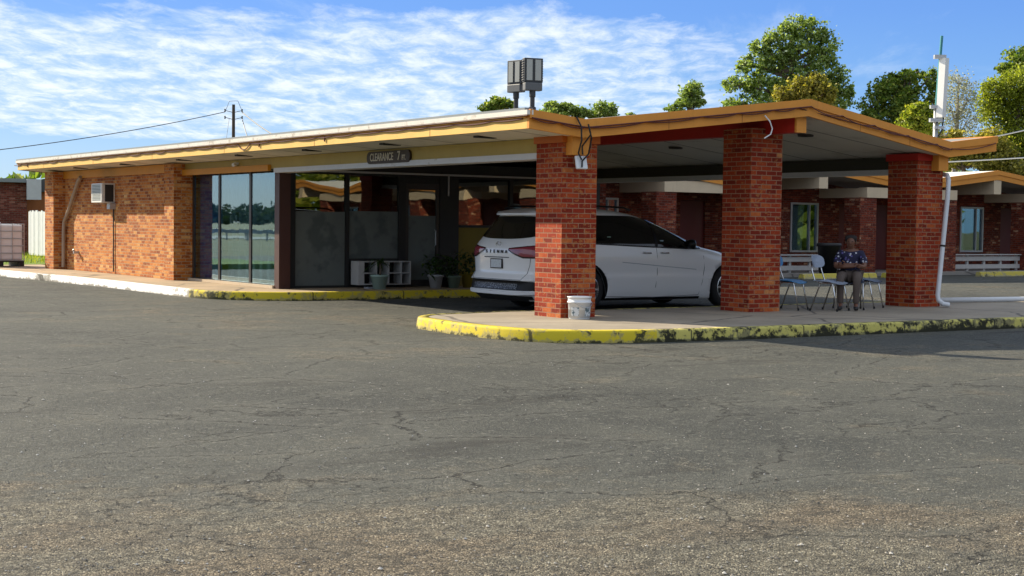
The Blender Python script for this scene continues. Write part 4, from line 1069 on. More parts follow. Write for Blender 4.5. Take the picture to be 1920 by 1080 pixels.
q = MB(); q.box(13.62, 14.0, 24.93, 25.1, .147, .175); tag(q.build('floor_mat', simple('pale_bundle', (.30, .32, .36), .8)), 'small pale folded bundle on the walkway left of the sage pot', 'bundle')

# ------------------------------------------------------------------ chairs (local: seat faces -y)
def chair(label, seatm, loc, rz, group='school chairs on the island'):
    o = thing('school_chair', label, 'chair', (0, 0, 0), group)
    q = MB(); G = []
    for i in range(9):
        u = -1+2*i/8; row = []
        for j in range(9):
            v = -1+2*j/8; x = .215*u*(1-.06*(v < -.6)); y = .20*v
            if abs(u) > .7 and abs(v) > .7: x *= .95; y *= .95
            row.append((x, y, .445+.012*u*u-.018*max(0, -v-.4)*2+.010*v))
        G.append(row)
    q.grid(G); q.grid([[(p[0], p[1], p[2]-.012) for p in r] for r in G], flip=True)
    e = [G[0][j] for j in range(9)] + [G[i][8] for i in range(1, 9)] + [G[8][j] for j in range(7, -1, -1)] + [G[i][0] for i in range(7, 0, -1)]
    for a, b_ in zip(e, e[1:]+e[:1]): q.face([a, b_, (b_[0], b_[1], b_[2]-.012), (a[0], a[1], a[2]-.012)])
    q.build('seat', seatm, o, smooth=True)
    q = MB(); pts = []
    for k in range(24):
        a = 2*math.pi*k/24; cx, cz = math.cos(a), math.sin(a)
        px = .195*abs(cx)**.55*(1 if cx > 0 else -1); pz = .095*abs(cz)**.7*(1 if cz > 0 else -1)
        pts.append((px, .235+.02+pz*.25-.045*(px/.195)**2, .745+pz))
    c0 = (0, .255, .745); nn = len(pts)
    for k in range(nn):
        a, b_ = pts[k], pts[(k+1) % nn]; am = tuple((a[i]+c0[i])/2+(0, .018, 0)[i]*.6 for i in range(3)); bm = tuple((b_[i]+c0[i])/2+(0, .018, 0)[i]*.6 for i in range(3))
        for dy in (0, .014):
            f1 = [a, b_, bm, am]; f2 = [am, bm, (0, .27, .745)]
            for f in (f1, f2):
                ff = [(p[0], p[1]+dy, p[2]) for p in f]
                q.face(ff if dy == 0 else ff[::-1])
        q.face([b_, a, (a[0], a[1]+.014, a[2]), (b_[0], b_[1]+.014, b_[2])])
    q.build('backrest', seatm, o, smooth=True)
    for s in (-1, 1):
        q = MB(); q.tube([(s*.20, -.21, 0), (s*.19, -.125, .40), (s*.18, -.09, .425), (s*.18, .05, .425), (s*.19, .085, .40), (s*.21, .23, 0)], .0115, 8); q.build('leg', M['chrome'], o, smooth=True)
        q = MB(); q.tube([(s*.165, -.08, .428), (s*.165, .12, .43), (s*.165, .185, .46), (s*.16, .235, .60), (s*.14, .262, .745)], .0105, 8); q.build('back_post', M['chrome'], o, smooth=True)
        for y in (-.21, .23):
            q = MB(); q.lathe([(.015, 0), (.016, .03), (.012, .035)], 10, (s*(.20 if y < 0 else .21), y, -.001)); q.build('foot_cap', M['rubber'], o)
    o.location = loc; o.rotation_euler = (0, 0, rz); return o
chair('empty chair with bright blue seat and back beside the middle brick pillar', M['seat_blue'], (16.34, 16.50, .147), R_(24))
chair('empty chair with pale grey blue back in the middle of the row', M['seat_grey'], (16.73, 16.04, .147), R_(18))
chair('dark chair the seated woman is sitting on', M['seat_dark'], (17.30, 16.20, .147), R_(-40))
chair('empty dark chair on the right beside the seated woman', M['seat_dark'], (17.90, 16.40, .147), R_(22))

# ------------------------------------------------------------------ seated woman (local: faces -y)
def skin(joints, edges, rad, sub=2, root=0):
    me = bpy.data.meshes.new('t'); me.from_pydata(joints, edges, []); o = bpy.data.objects.new('t', me); COL.objects.link(o)
    md = o.modifiers.new('s', 'SKIN'); sv = me.skin_vertices[0].data
    for i, r in enumerate(rad): sv[i].radius = r if isinstance(r, tuple) else (r, r)
    sv[root].use_root = True
    ms = o.modifiers.new('u', 'SUBSURF'); ms.levels = sub; ms.render_levels = sub
    r = evalmesh(o); bpy.data.objects.remove(o)
    for p in r.polygons: p.use_smooth = True
    return r
def join(name, meshes, m, parent):
    bm = bmesh.new()
    for me in meshes: bm.from_mesh(me)
    me = bpy.data.meshes.new(name); bm.to_mesh(me); bm.free(); me.materials.append(m)
    for p in me.polygons: p.use_smooth = True
    o = bpy.data.objects.new(name, me); COL.objects.link(o); adopt(o, parent); return o
woman = thing('person', 'woman with short dark hair, dark floral blouse and brown trousers sitting with folded arms', 'person')
J = {}; jl = []; rl = []; el_ = []
def jt(nm, p, r, par=None):
    J[nm] = len(jl); jl.append(p); rl.append(r)
    if par: el_.append((J[par], J[nm]))
jt('pelvis', (0, .05, .53), (.12, .09)); jt('spine', (0, .07, .66), (.10, .075), 'pelvis'); jt('chest', (0, .06, .80), (.10, .075), 'spine'); jt('collar', (0, .045, .885), (.085, .07), 'chest')
jt('neck', (0, .03, .935), .045, 'collar'); jt('jaw', (0, .01, .985), (.058, .062), 'neck'); jt('head', (.0, .012, 1.05), (.076, .088), 'jaw'); jt('crown', (0, .02, 1.115), (.055, .06), 'head')
for s, t in ((-1, 'r'), (1, 'l')):
    jt('sh'+t, (s*.155, .05, .86), .055, 'collar'); jt('ua'+t, (s*.205, .0, .75), .047, 'sh'+t); jt('eb'+t, (s*.215, -.05, .655), .040, 'ua'+t)
    zf = .665 if s < 0 else .69; yf = -.175 if s < 0 else -.145
    jt('fa'+t, (s*.09, yf, zf), .034, 'eb'+t); jt('wr'+t, (-s*.045, yf-.005, zf+.005), .026, 'fa'+t); jt('pm'+t, (-s*.105, yf+.005, zf+.012), (.018, .032), 'wr'+t)
    jt('hp'+t, (s*.085, .0, .505), .085, 'pelvis'); jt('th'+t, (s*.11, -.18, .515), .075, 'hp'+t); jt('kn'+t, (s*.125, -.37, .50), .056, 'th'+t); jt('cf'+t, (s*.12, -.365, .34), .050, 'kn'+t); jt('an'+t, (s*.115, -.34, .09), .034, 'cf'+t); jt('to'+t, (s*.125, -.47, .035), .030, 'an'+t)
parts_ = [skin(jl, el_, rl)]
for s, t in ((-1, 'r'), (1, 'l')):
    pm = Vector(jl[J['pm'+t]]); dx = -s
    for k, (dz, L) in enumerate(((.024, .058), (.009, .066), (-.007, .062), (-.022, .048))):
        a = pm + Vector((dx*.012, 0, dz)); parts_.append(skin([a, a+Vector((dx*L*.5, -.006, 0)), a+Vector((dx*L, .012, -.002))], [(0, 1), (1, 2)], [.0095, .009, .0075], 1))
    a = pm + Vector((-dx*.035, -.01, .02)); parts_.append(skin([a, a+Vector((dx*.02, -.016, .022)), a+Vector((dx*.045, -.014, .034))], [(0, 1), (1, 2)], [.012, .0105, .008], 1))
# nose, lips, ears as part of the same mesh
parts_.append(skin([(0, -.062, 1.045), (0, -.085, 1.022), (0, -.075, 1.012)], [(0, 1), (1, 2)], [.010, .014, .008], 1))
parts_.append(skin([(-.02, -.062, .985), (0, -.070, .987), (.02, -.062, .985)], [(0, 1), (1, 2)], [.006, .009, .006], 1))
for s in (-1, 1): parts_.append(skin([(s*.074, .02, 1.055), (s*.082, .03, 1.035), (s*.074, .02, 1.015)], [(0, 1), (1, 2)], [.010, .013, .009], 1))
skinm = simple('brown_skin', (.16, .068, .038), .5, var=.06)
join('body', parts_, skinm, woman)
for s in (-1, 1):
    q = MB(); q.lathe([(.0005, -.006), (.007, -.004), (.009, 0), (.007, .004), (.0005, .006)], 10, (s*.03, -.066, 1.05)); q.build('eye', simple('eye_dark', (.03, .02, .02), .2, var=0), woman, smooth=True)
hair = skin([(0, .05, 1.0), (0, .055, 1.06), (0, .03, 1.12), (0, -.03, 1.125), (-.05, .03, 1.10), (.05, .03, 1.10), (-.066, .04, 1.03), (.066, .04, 1.03)], [(0, 1), (1, 2), (2, 3), (2, 4), (2, 5), (4, 6), (5, 7)], [.062, .078, .062, .042, .050, .050, .034, .034], 2)
join('hair', [hair], simple('dark_hair', (.012, .009, .008), .7, var=.3, scale=60), woman)
def floral():
    m, nt_, out = mat('floral_blouse'); n__ = N(nt_); p = n__.obj()
    v = n__.add('ShaderNodeTexVoronoi', i_Vector=n__.mix(.02, p, n__.add('ShaderNodeTexNoise', i_Vector=p, i_Scale=30.0).outputs[1], 'ADD'), i_Scale=21.0)
    f = n__.step(v.outputs[0], .36, .28); sel = n__.add('ShaderNodeSeparateXYZ', i_0=v.outputs[1]).outputs[0]
    fl_ = n__.mix(n__.step(sel, .45, .55), (.55, .55, .62), (.12, .10, .30))
    n__.bsdf(out, n__.mix(f, (.012, .012, .045), fl_), .8); return m
sj = [jl[J[k]] for k in ('pelvis', 'spine', 'chest', 'collar', 'shr', 'uar', 'shl', 'ual')]
sj[0] = (0, .04, .50); sj[3] = (0, .055, .868)
sh_ = skin(sj + [(-.212, -.02, .70), (.212, -.02, .70)], [(0, 1), (1, 2), (2, 3), (3, 4), (4, 5), (3, 6), (6, 7), (5, 8), (7, 9)], [(.175, .150), (.168, .145), (.160, .135), (.095, .080), .070, .066, .070, .066, .062, .062], 2)
join('blouse', [sh_], floral(), woman)
tj = [jl[J[k]] for k in ('pelvis', 'hpr', 'thr', 'knr', 'cfr', 'anr', 'hpl', 'thl', 'knl', 'cfl', 'anl')]
tr_ = skin(tj, [(0, 1), (1, 2), (2, 3), (3, 4), (4, 5), (0, 6), (6, 7), (7, 8), (8, 9), (9, 10)], [(.15, .12), .10, .090, .068, .058, .048, .10, .090, .068, .058, .048], 2)
join('trousers', [tr_], simple('brown_trousers', (.10, .075, .062), .85, var=.15, scale=14), woman)
for s, t in ((-1, 'r'), (1, 'l')):
    sm_ = skin([(s*.115, -.315, .05), (s*.12, -.40, .045), (s*.127, -.50, .032)], [(0, 1), (1, 2)], [(.042, .045), (.044, .040), (.036, .030)], 2)
    join('shoe', [sm_], simple('black_shoe', (.012, .011, .011), .5), woman)
woman.location = (17.27, 16.16, .147); woman.rotation_euler = (0, 0, R_(-50))

# black litter bin by the far motel row
bn = thing('litter_bin', 'round black litter bin in front of the motel row, behind the grey chair', 'bin', (31.4, 30.2, 0))
q = MB(); q.lathe([(.001, 0), (.26, 0), (.33, .78), (.35, .79), (.35, .86), (.33, .88), (.30, .88), (.29, .1), (.001, .08)], 28, (31.4, 30.2, .10)); q.build('barrel', M['bin'], bn, smooth=True)
q = MB(); q.lathe([(.352, .80), (.356, .82), (.352, .84)], 28, (31.4, 30.2, .10)); q.build('rim', M['rubber'], bn, smooth=True)

# ------------------------------------------------------------------ the motel row behind (front along x at y = 31)
row = thing('motel_row', 'long brick motel row with yellow zigzag roof edge and maroon doors behind the parking', 'building', (34, 31, 0))
def rpart(name, mb, m, **k): return mb.build(name, m, row, **k)
PER = 7.85; RID = [24.1, 31.95, 39.8, 47.65]; VAL = [20.18, 28.02, 35.87, 43.72]
XR0, XR1 = 20.6, 48.5
def rz_(x):
    k = (x - VAL[0]) / PER; fr = abs(k - round(k)) * 2       # 0 at valley, 1 at ridge
    return 2.86 + .45*fr
bps = sorted([XR0, XR1] + [x for x in RID+VAL if XR0 < x < XR1])
q = MB()
for a, b_ in zip(bps, bps[1:]): q.face([(a, 31.05, rz_(a)), (b_, 31.05, rz_(b_)), (b_, 41, rz_(b_)), (a, 41, rz_(a))])
rpart('roof', q, M['roof_white'])
q = MB()
for a, b_ in zip(bps, bps[1:]): q.face([(b_, 31.05, rz_(b_)-.28), (a, 31.05, rz_(a)-.28), (a, 33.2, rz_(a)-.28), (b_, 33.2, rz_(b_)-.28)])
rpart('soffit', q, simple('row_soffit', (.38, .37, .34), .85))
for a, b_ in zip(bps, bps[1:]):
    q = MB(); strip(q, (a, 30.98), (b_, 30.98), rz_(a)-.29, rz_(a)-.13, rz_(b_)-.29, rz_(b_)-.13, .05, (0, 1)); rpart('fascia_board', q, M['yellow'])
    q = MB(); strip(q, (a, 30.95), (b_, 30.95), rz_(a)-.128, rz_(a)+.01, rz_(b_)-.128, rz_(b_)+.01, .07, (0, 1)); rpart('fascia_upper_board', q, M['yellow'])
# walls with window and door openings left as recesses: bay pieces butt end to end
slabz = .10
q = MB(); q.box(XR0, XR1, 30.7, 33.0, -.02, slabz); rpart('walkway', q, M['slab'])
opens = []
for v in VAL:
    opens += [(v-1.15, v-.2, 'door'), (v+.2, v+1.15, 'door')]
for r in RID: opens += [(r-1.83, r-.65, 'win'), (r+.65, r+1.83, 'win')]
opens = sorted(o for o in opens if o[0] > XR0 and o[1] < XR1)
q = MB(); x = XR0; wins = []
for (a, b_, k) in opens:
    q.box(x, a, 33.0, 33.3, slabz, 2.85)
    if k == 'win': q.box(a, b_, 33.0, 33.3, slabz, .66); q.box(a, b_, 33.0, 33.3, 2.18, 2.85)
    else: q.box(a, b_, 33.0, 33.3, 2.16, 2.85)
    x = b_
q.box(x, XR1, 33.0, 33.3, slabz, 2.85); q.box(XR0, XR0+.3, 33.301, 41, 0, 2.8); q.box(XR1-.3, XR1, 33.301, 41, 0, 2.8); q.box(XR0+.301, XR1-.301, 40.7, 41, 0, 2.8)
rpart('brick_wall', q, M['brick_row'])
q = MB(); q.box(XR0+.31, XR1-.31, 34.4, 34.5, slabz, 2.8); rpart('inner_wall', q, M['interior'])
rr = random.Random(21)
for (a, b_, k) in opens:
    if k == 'win':
        q = MB(); f_ = .06
        q.box(a, a+f_, 32.96, 33.06, .66, 2.18); q.box(b_-f_, b_, 32.96, 33.06, .66, 2.18); q.box(a+f_+.001, b_-f_-.001, 32.96, 33.06, .66, .72); q.box(a+f_+.001, b_-f_-.001, 32.96, 33.06, 2.12, 2.18); q.box(a+.80, a+.84, 32.97, 33.05, .721, 2.119)
        f = rpart('window', q, M['greytrim'])
        q = MB(); q.box(a+f_, b_-f_, 33.02, 33.03, .72, 2.12); q.build('window_pane', M['glass'], f)
        q = MB(); w0 = rr.uniform(.35, .7); pts = [(a+.06+i*w0/14, 33.16+.02*math.sin(i*1.4)) for i in range(15)]; tw = rr.uniform(.0, .25)
        for (xa, ya), (xb, yb) in zip(pts, pts[1:]): q.face([(xa, ya, .7), (xb, yb, .7), (xb+tw*(xb-a), yb, 2.15), (xa+tw*(xa-a), ya, 2.15)])
        q.build('curtain', M['curtain2'], f, smooth=True)
    else:
        q = MB(); q.box(a+.005, b_-.005, 33.06, 33.11, slabz+.005, 2.155); d_ = rpart('door', q, M['darkdoor'])
        hx = b_-.10 if a < round((a-VAL[0])/PER)*PER+VAL[0] else a+.10
        q = MB(); q.tube([(hx, 33.055, .99), (hx, 33.01, .99)], .022, 10); q.box(hx-.025, hx+.025, 33.045, 33.0595, .92, 1.10); q.build('door_handle', M['chrome'], d_)
# box beams over the paired doors, ridge beams, brick pillars
for v in VAL:
    a, b_ = v-2.05, v+2.02
    a = max(a, XR0)
    q = MB(); q.box(a, b_, 31.03, 31.35, 2.335, 2.64); rpart('box_beam', q, M['cream'])
    for xa, xb in ((v-2.30, v-1.60), (v+1.27, v+2.05)):
        if xa > XR0+.1: q = MB(); q.box(xa, xb, 31.06, 31.70, slabz-.05, 2.333); rpart('brick_pillar', q, M['brick_row'])
    for xa in (v-2.05, v+1.72):
        if xa > XR0: q = MB(); q.box(xa, xa+.30, 31.351, 32.995, 2.335, 2.62); rpart('cross_beam', q, M['cream'])
for r in RID:
    q = MB(); q.box(r-.18, r+.18, 31.0, 32.995, 2.56, 3.03); rpart('ridge_beam', q, M['cream'])
# low slatted rails between pillars
for v, w_ in zip(VAL, VAL[1:] + [VAL[-1]+PER]):
    x0, x1 = v+2.06, min(w_-2.31, XR1)
    o = thing('porch_rail', {20.18: 'low grey slatted porch rail mostly hidden behind the minivan', 28.02: 'low grey slatted porch rail behind the chairs and black litter bin', 35.87: 'low grey slatted porch rail right of the white drain pipe', 43.72: 'low grey slatted porch rail at the far right end of the motel row'}[v], 'rail', ((x0+x1)/2, 31.35, slabz), 'low porch rails of the motel row')
    for z0, z1 in ((.17, .305), (.42, .56)):
        q = MB(); q.box(x0, x1, 31.30, 31.335, z0, z1); q.build('rail_board', M['wood_grey'], o)
    q = MB(); q.box(x0, x1, 31.24, 31.42, .60, .635); q.build('top_board', M['wood_grey'], o)
    k = 4
    for i in range(k+1):
        xx = x0+.05+(x1-x0-.2)*i/k; q = MB(); q.box(xx, xx+.09, 31.3365, 31.40, slabz, .5985); q.build('post', M['wood_grey'], o)
for x0, lb in ((29.55, 'worn yellow concrete wheel stop behind the row of chairs'), (37.0, 'worn yellow concrete wheel stop at the right edge before the porch rail'), (32.85, 'worn yellow concrete wheel stop partly hidden by the right brick pillar')):
    q = MB(); x1 = x0+(2.9 if x0 != 32.85 else 1.9)
    prof = [(29.32, 0.0), (29.36, .13), (29.40, .145), (29.48, .145), (29.52, .13), (29.56, 0.0)]
    G = [[(x, y, z) for y, z in prof] for x in [x0+(x1-x0)*i/12 for i in range(13)]]
    q.grid(G, flip=True); q.face([G[0][j] for j in range(6)][::-1]); q.face([G[-1][j] for j in range(6)])
    tag(q.build('wheel_stop', M['stop_yellow']), lb, 'wheel stop', 'yellow wheel stops')

# the same kind of row closes the lot on the right (seen in the lobby glass)
wing = copy_tree(row)
wing['label'] = 'second brick motel row with yellow zigzag roof reflected in the lobby glass'
wing.rotation_euler = (0, 0, R_(-90))
wing.location = (30.0, 3.5, 0)

# ------------------------------------------------------------------ left edge: neighbour wing, fence, tank
nb = thing('brick_annex', 'dark brick building end with flat grey roof edge behind the white tank', 'building', tuple(far(20, 55, .15)))
def obox(mb, px0, px1, D, z0, z1, depth):     # box facing the lot, set square to the office
    a, b_ = far(px0, D), far(px1, D)
    mb.box(a.x, b_.x, a.y, a.y+depth, z0, z1)
a = far(-60, 55); b_ = far(50, 55); c_ = far(82, 55)
y0 = b_.y
q = MB(); q.box(a.x-6, b_.x, y0, y0+8, .1, 2.72); q.build('brick_wall', M['brick_left'], nb)
q = MB(); q.box(b_.x+.002, c_.x+3, y0+.5, y0+8, .1, 2.40); q.build('rust_panel', M['rust_panel'], nb)
q = MB(); q.box(a.x-6, b_.x+.25, y0-.25, y0+8, 2.722, 2.86); q.build('roof_edge', M['gravelstop'], nb)
q = MB(); q.box(b_.x-.1, b_.x+.42, y0-.35, y0-.26, 2.10, 2.85); q.build('hanging_sign', simple('grey_blank_panel', (.50, .50, .51), .5), nb)
q = MB(); q.box(b_.x+.26, c_.x+3, y0+.3, y0+8, 2.402, 2.86); q.build('dark_roof_edge', simple('dark_roof_edge', (.06, .065, .07), .8), nb)
q = MB(); q.box(b_.x-2.05, b_.x-1.95, y0-.33, y0-.262, 2.60, 2.92); q.build('wall_lamp', M['white_plastic'], nb)
fn = thing('board_fence', 'weathered white board fence between the brick annex and the office', 'fence', tuple(far(66, 50, .15)))
a = far(84, 49); rr = random.Random(4)
for i in range(15):
    q = MB(); y = a.y+i*.125; q.box(a.x+rr.uniform(-.01, .01), a.x+.03, y, y+.112, .18, 1.66+rr.uniform(-.03, .03)); q.build('fence_board', M['fence'], fn)
for z in (.5, 1.3):
    q = MB(); q.box(a.x+.045, a.x+.09, a.y, a.y+1.87, z, z+.09); q.build('fence_rail', M['wood_grey'], fn)
tk = thing('liquid_tank', 'white plastic cube tank in a grey wire cage on a dark pallet', 'tank', (10.7, 39.9, .15))
tx0, tx1, ty0, ty1 = 10.15, 11.35, 39.45, 40.45
q = MB(); q.box(tx0+.03, tx1-.03, ty0+.03, ty1-.03, .31, 1.24); q.build('plastic_tank', M['tank'], tk, bevel=.05)
q = MB(); q.box(tx0+.25, tx1-.3, ty0+.3, ty1-.3, 1.2, 1.262); q.lathe([(.12, 1.25), (.12, 1.30), (.001, 1.31)], 18, ((tx0+tx1)/2, (ty0+ty1)/2, 0)); q.build('lid', M['white_plastic'], tk)
q = MB()
for i in range(5):
    x = tx0+.01+(tx1-tx0-.02)*i/4; q.tube([(x, ty0, .30), (x, ty0, 1.27)], .010, 5); q.tube([(x, ty1, .30), (x, ty1, 1.27)], .010, 5)
    y = ty0+.01+(ty1-ty0-.02)*i/4; q.tube([(tx0, y, .30), (tx0, y, 1.27)], .010, 5); q.tube([(tx1, y, .30), (tx1, y, 1.27)], .010, 5)
for i in range(6):
    z = .31+.19*i; q.tube([(tx0, ty0, z), (tx1, ty0, z), (tx1, ty1, z), (tx0, ty1, z), (tx0, ty0, z)], .010, 5)
q.build('wire_cage', M['steel'], tk)
q = MB(); q.box(tx0, tx1, ty0, ty1, .265, .295)
for x in (tx0, (tx0+tx1)/2-.06, tx1-.13): q.box(x, x+.13, ty0+.01, ty1-.01, .146, .264)
q.build('pallet', M['black'], tk)

# ------------------------------------------------------------------ poles and lines
up_ = thing('utility_pole', 'distant dark wooden utility pole rising behind the long roof', 'utility pole', tuple(far(436, 140, 0)))
p0 = far(436, 140)
q = MB(); q.tube([p0, p0+Vector((0, 0, 12.3))], [.19, .14], 10); q.build('pole', M['pole'], up_)
side = yaw((1, 0, 0))
q = MB()
for s in (-1, 1):
    for z in (11.55, 10.9): q.tube([p0+Vector((0, 0, z)), p0+side*s*.8+Vector((0, 0, z+.2))], .03, 5); q.lathe([(.03, -.15), (.09, -.1), (.05, 0), (.09, .08), (.03, .15)], 8, p0+side*s*.8+Vector((0, 0, z+.2)))
q.tube([p0+side*-.7+Vector((0, 0, 11.8)), p0+side*-.4+Vector((0, 0, 12.6)), p0+side*.4+Vector((0, 0, 12.65)), p0+side*.75+Vector((0, 0, 11.8))], .022, 5)
q.build('insulators', M['cable_black'], up_)
black_cable = M['cable_black']
def wire(name, a, b_, sag, r, label, k=18):
    q = MB(); q.tube(swag(a, b_, sag, k), r, 5); return tag(q.build(name, M['cable_black']), label, 'power line', 'power lines')
z11 = Vector((0, 0, 11.6))
wire('power_line', p0-side*.8+z11, far(-300, 110, 5.2), .6, .035, 'long black power line falling from the utility pole to the left picture edge')
wire('power_line', p0+side*.8+z11, far(620, 95, 5.4), .5, .05, 'thick black power line dropping right from the utility pole behind the roof')
wire('power_line', p0+side*.8+Vector((0, 0, 11.0)), far(480, 128, 6.0), .1, .04, 'steep black guy line just right of the utility pole')
wire('power_line', p0-side*.4+Vector((0, 0, 11.0)), far(415, 128, 6.0), .05, .018, 'thin faint guy line just left of the utility pole')
wire('power_line', far(-200, 100, 3.1), far(260, 160, 4.6), .1, .014, 'thin faint power line low in the sky at the far left edge')
M['cable_black'] = M['greytrim']
wire('power_line', far(1560, 52, 3.9), far(2050, 52, 5.6), .3, .022, 'pale power line crossing the trees behind the antenna mast')
wire('power_line', far(1650, 52, 3.65), far(2050, 52, 4.15), .05, .022, 'pale power line running low above the far motel roof')
M['cable_black'] = black_cable
mast = thing('antenna_mast', 'slim mast with a tall white panel antenna behind the canopy roof', 'antenna', tuple(far(1752, 47, 0)))
mb_ = far(1745, 47); D47 = 47/2800
def zpx(y, px=1752): return 1.39 + (431.5 - y)*D47
q = MB(); q.tube([mb_, mb_+Vector((0, 0, zpx(200)))+side*.05], .075, 10); q.build('pole', M['steel'], mast, smooth=True)
q = MB(); q.tube([mb_+side*.05+Vector((0, 0, zpx(200))), mb_+side*.17+Vector((0, 0, zpx(70)))], .045, 10); q.build('top_pole', M['teal'], mast)
tow = yaw((0, -1, 0))
def panel_box(mb, cx, w_, d_, z0, z1, tilt=0.0, dy=0.0):
    A_ = []
    for z in (z0, z1):
        o_ = mb_+side*(cx+tilt*(z-z0))+tow*dy+Vector((0, 0, z))
        A_.append([o_+side*sx_*w_/2+tow*sy_*d_/2 for sx_, sy_ in ((-1, 1), (1, 1), (1, -1), (-1, -1))])
    mb.face(A_[1]); mb.face(A_[0][::-1])
    for i in range(4): j = (i+1) % 4; mb.face([A_[0][i], A_[0][j], A_[1][j], A_[1][i]])
q = MB(); s0_, t0_ = side, tow
ctr = side*.17+tow*.10
side, tow = (s0_*.66 + t0_*.75), (t0_*.66 - s0_*.75)      # turned so one broad face looks left
A_ = []
for z in (zpx(222), zpx(112)):
    o_ = mb_+ctr+s0_*.035*(z-zpx(222))+Vector((0, 0, z)); A_.append([o_+side*sx_*.115+tow*sy_*.10 for sx_, sy_ in ((-1, 1), (1, 1), (1, -1), (-1, -1))])
q.face(A_[1][::-1]); q.face(A_[0])
for i in range(4): j = (i+1) % 4; q.face([A_[0][j], A_[0][i], A_[1][i], A_[1][j]])
side, tow = s0_, t0_
q.build('antenna_panel', simple('antenna_white', (.72, .72, .71), .45, var=.04), mast, bevel=.02)
q = MB(); panel_box(q, .10, .36, .18, zpx(113), zpx(106), 0, .08); panel_box(q, -.02, .26, .16, zpx(205), zpx(199), 0, .03); panel_box(q, .02, .38, .2, zpx(230), zpx(223.5), 0, .08); panel_box(q, .12, .3, .2, zpx(243), zpx(238), 0, .05); q.build('mount_bracket', M['steel'], mast)
q = MB(); q.tube([mb_+side*.25+tow*.1+Vector((0, 0, zpx(222))), mb_+side*.22+tow*.1+Vector((0, 0, zpx(245))), mb_+side*.05+tow*.1+Vector((0, 0, zpx(262))), mb_+tow*.1+Vector((0, 0, zpx(330)))], .025, 6); q.build('coax_cable', M['cable_black'], mast)

# ------------------------------------------------------------------ trees
def tree(name, label, px, D, blobs, leafm, nleaf, lsize, bark='bark', trunk=.16, group=None, seed=1, clump=.30, dens=1.0, base=0.0, cat='tree', gap=.0):
    """blobs: (px, y, rx_px, ry_px[, weight]) crown masses given by the bearing, height and width they have from the lot"""
    rr = random.Random(seed); s_ = D/2800
    o = thing(name, label, cat, tuple(far(px, D, base)), group)
    hor = lambda p: 421.7 + (p-960)*.01217
    B = []
    for bl in blobs:
        bx, by, rx, ry = bl[:4]; wt = bl[4] if len(bl) > 4 else 1
        c = far(bx, D); c.z = 1.39 + (hor(bx)-by)*s_
        c += tow*rr.uniform(-.35, .35)*rx*s_
        B.append((c, rx*s_, ry*s_, wt))
    root = far(px, D, base)
    top = max(B, key=lambda b_: b_[0].z)
    q = MB()
    tp = Vector((root.x*.4+top[0].x*.6, root.y*.4+top[0].y*.6, top[0].z))
    mid = root.lerp(tp, .5) + Vector((rr.uniform(-.2, .2), rr.uniform(-.2, .2), 0))
    path = [root, root.lerp(mid, .5), mid, mid.lerp(tp, .5), tp]
    q.tube(path, [trunk*1.15, trunk, trunk*.75, trunk*.5, trunk*.15], 8)
    twigs = []
    for c, rx, ry, wt in B:
        st = root.lerp(tp, max(.25, min(.85, (c.z-ry*1.0-base)/(tp.z-base+.01))))
        q.tube([st, st.lerp(c, .5)+Vector((0, 0, -.1*ry)), c], [trunk*.42, trunk*.28, trunk*.12], 6)
        for _ in range(7):
            dv = Vector((rr.gauss(0, 1), rr.gauss(0, 1), rr.gauss(.3, 1))).normalized()
            e_ = c + Vector((dv.x*rx*.85, dv.y*rx*.85, dv.z*ry*.85)); q.tube([c, c.lerp(e_, .5)+Vector((0, 0, -.05*ry)), e_], [trunk*.13, trunk*.08, trunk*.03], 5)
    q.build('trunk', M[bark], o)
    area = sum(b_[1]*b_[2]*b_[3] for b_ in B)
    q = MB(); V = []; F = []
    for c, rx, ry, wt in B:
        nb_ = max(6, int(nleaf*rx*ry*wt/area))
        ncl = max(9, int(nb_/34))
        cl_ = []
        for _ in range(ncl):
            dv = Vector((rr.gauss(0, 1), rr.gauss(0, 1), rr.gauss(0, 1))).normalized()*rr.uniform(.25, 1.25)**.5
            cl_.append((c+Vector((dv.x*rx, dv.y*rx, dv.z*ry)), rr.uniform(.5, 1.3)))
        for _ in range(nb_):
            cc_, k_ = rr.choice(cl_)
            p = cc_ + Vector((rr.gauss(0, 1)*rx, rr.gauss(0, 1)*rx, rr.gauss(0, 1)*ry))*(clump*.5*k_)
            a = Vector((rr.gauss(0, 1), rr.gauss(0, 1), rr.gauss(0, .7))).normalized()
            b2 = a.orthogonal().normalized(); b2 = Quaternion(a, rr.uniform(0, 6.28)) @ b2
            L = lsize*rr.uniform(.6, 1.3)
            i0 = len(V); V += [tuple(p-a*L*.6), tuple(p+b2*L*.42), tuple(p+a*L*.7), tuple(p-b2*L*.42)]; F.append((i0, i0+1, i0+2, i0+3))
    me = bpy.data.meshes.new('crown'); me.from_pydata(V, [], F); me.materials.append(M[leafm])
    oc = bpy.data.objects.new('crown', me); COL.objects.link(oc); adopt(oc, o)
    return o
GT = 'trees behind the motel'
tree('tall_tree', 'tallest tree with a broad loose green crown above the canopy ridge', 1470, 72,
     [(1480, 55, 24, 20), (1515, 58, 26, 20), (1445, 72, 22, 20), (1540, 80, 20, 22), (1490, 92, 34, 24), (1415, 92, 20, 20), (1455, 112, 28, 22), (1530, 112, 28, 24), (1390, 122, 22, 14), (1420, 128, 24, 18), (1378, 160, 26, 18), (1420, 165, 30, 22), (1500, 145, 34, 24), (1560, 140, 20, 22), (1575, 172, 18, 18), (1465, 165, 30, 22), (1540, 170, 28, 22), (1375, 195, 26, 16), (1430, 195, 40, 18), (1560, 195, 26, 16)],
     'leaf_green', 20000, .125, seed=3, trunk=.3, group=GT, clump=.42)
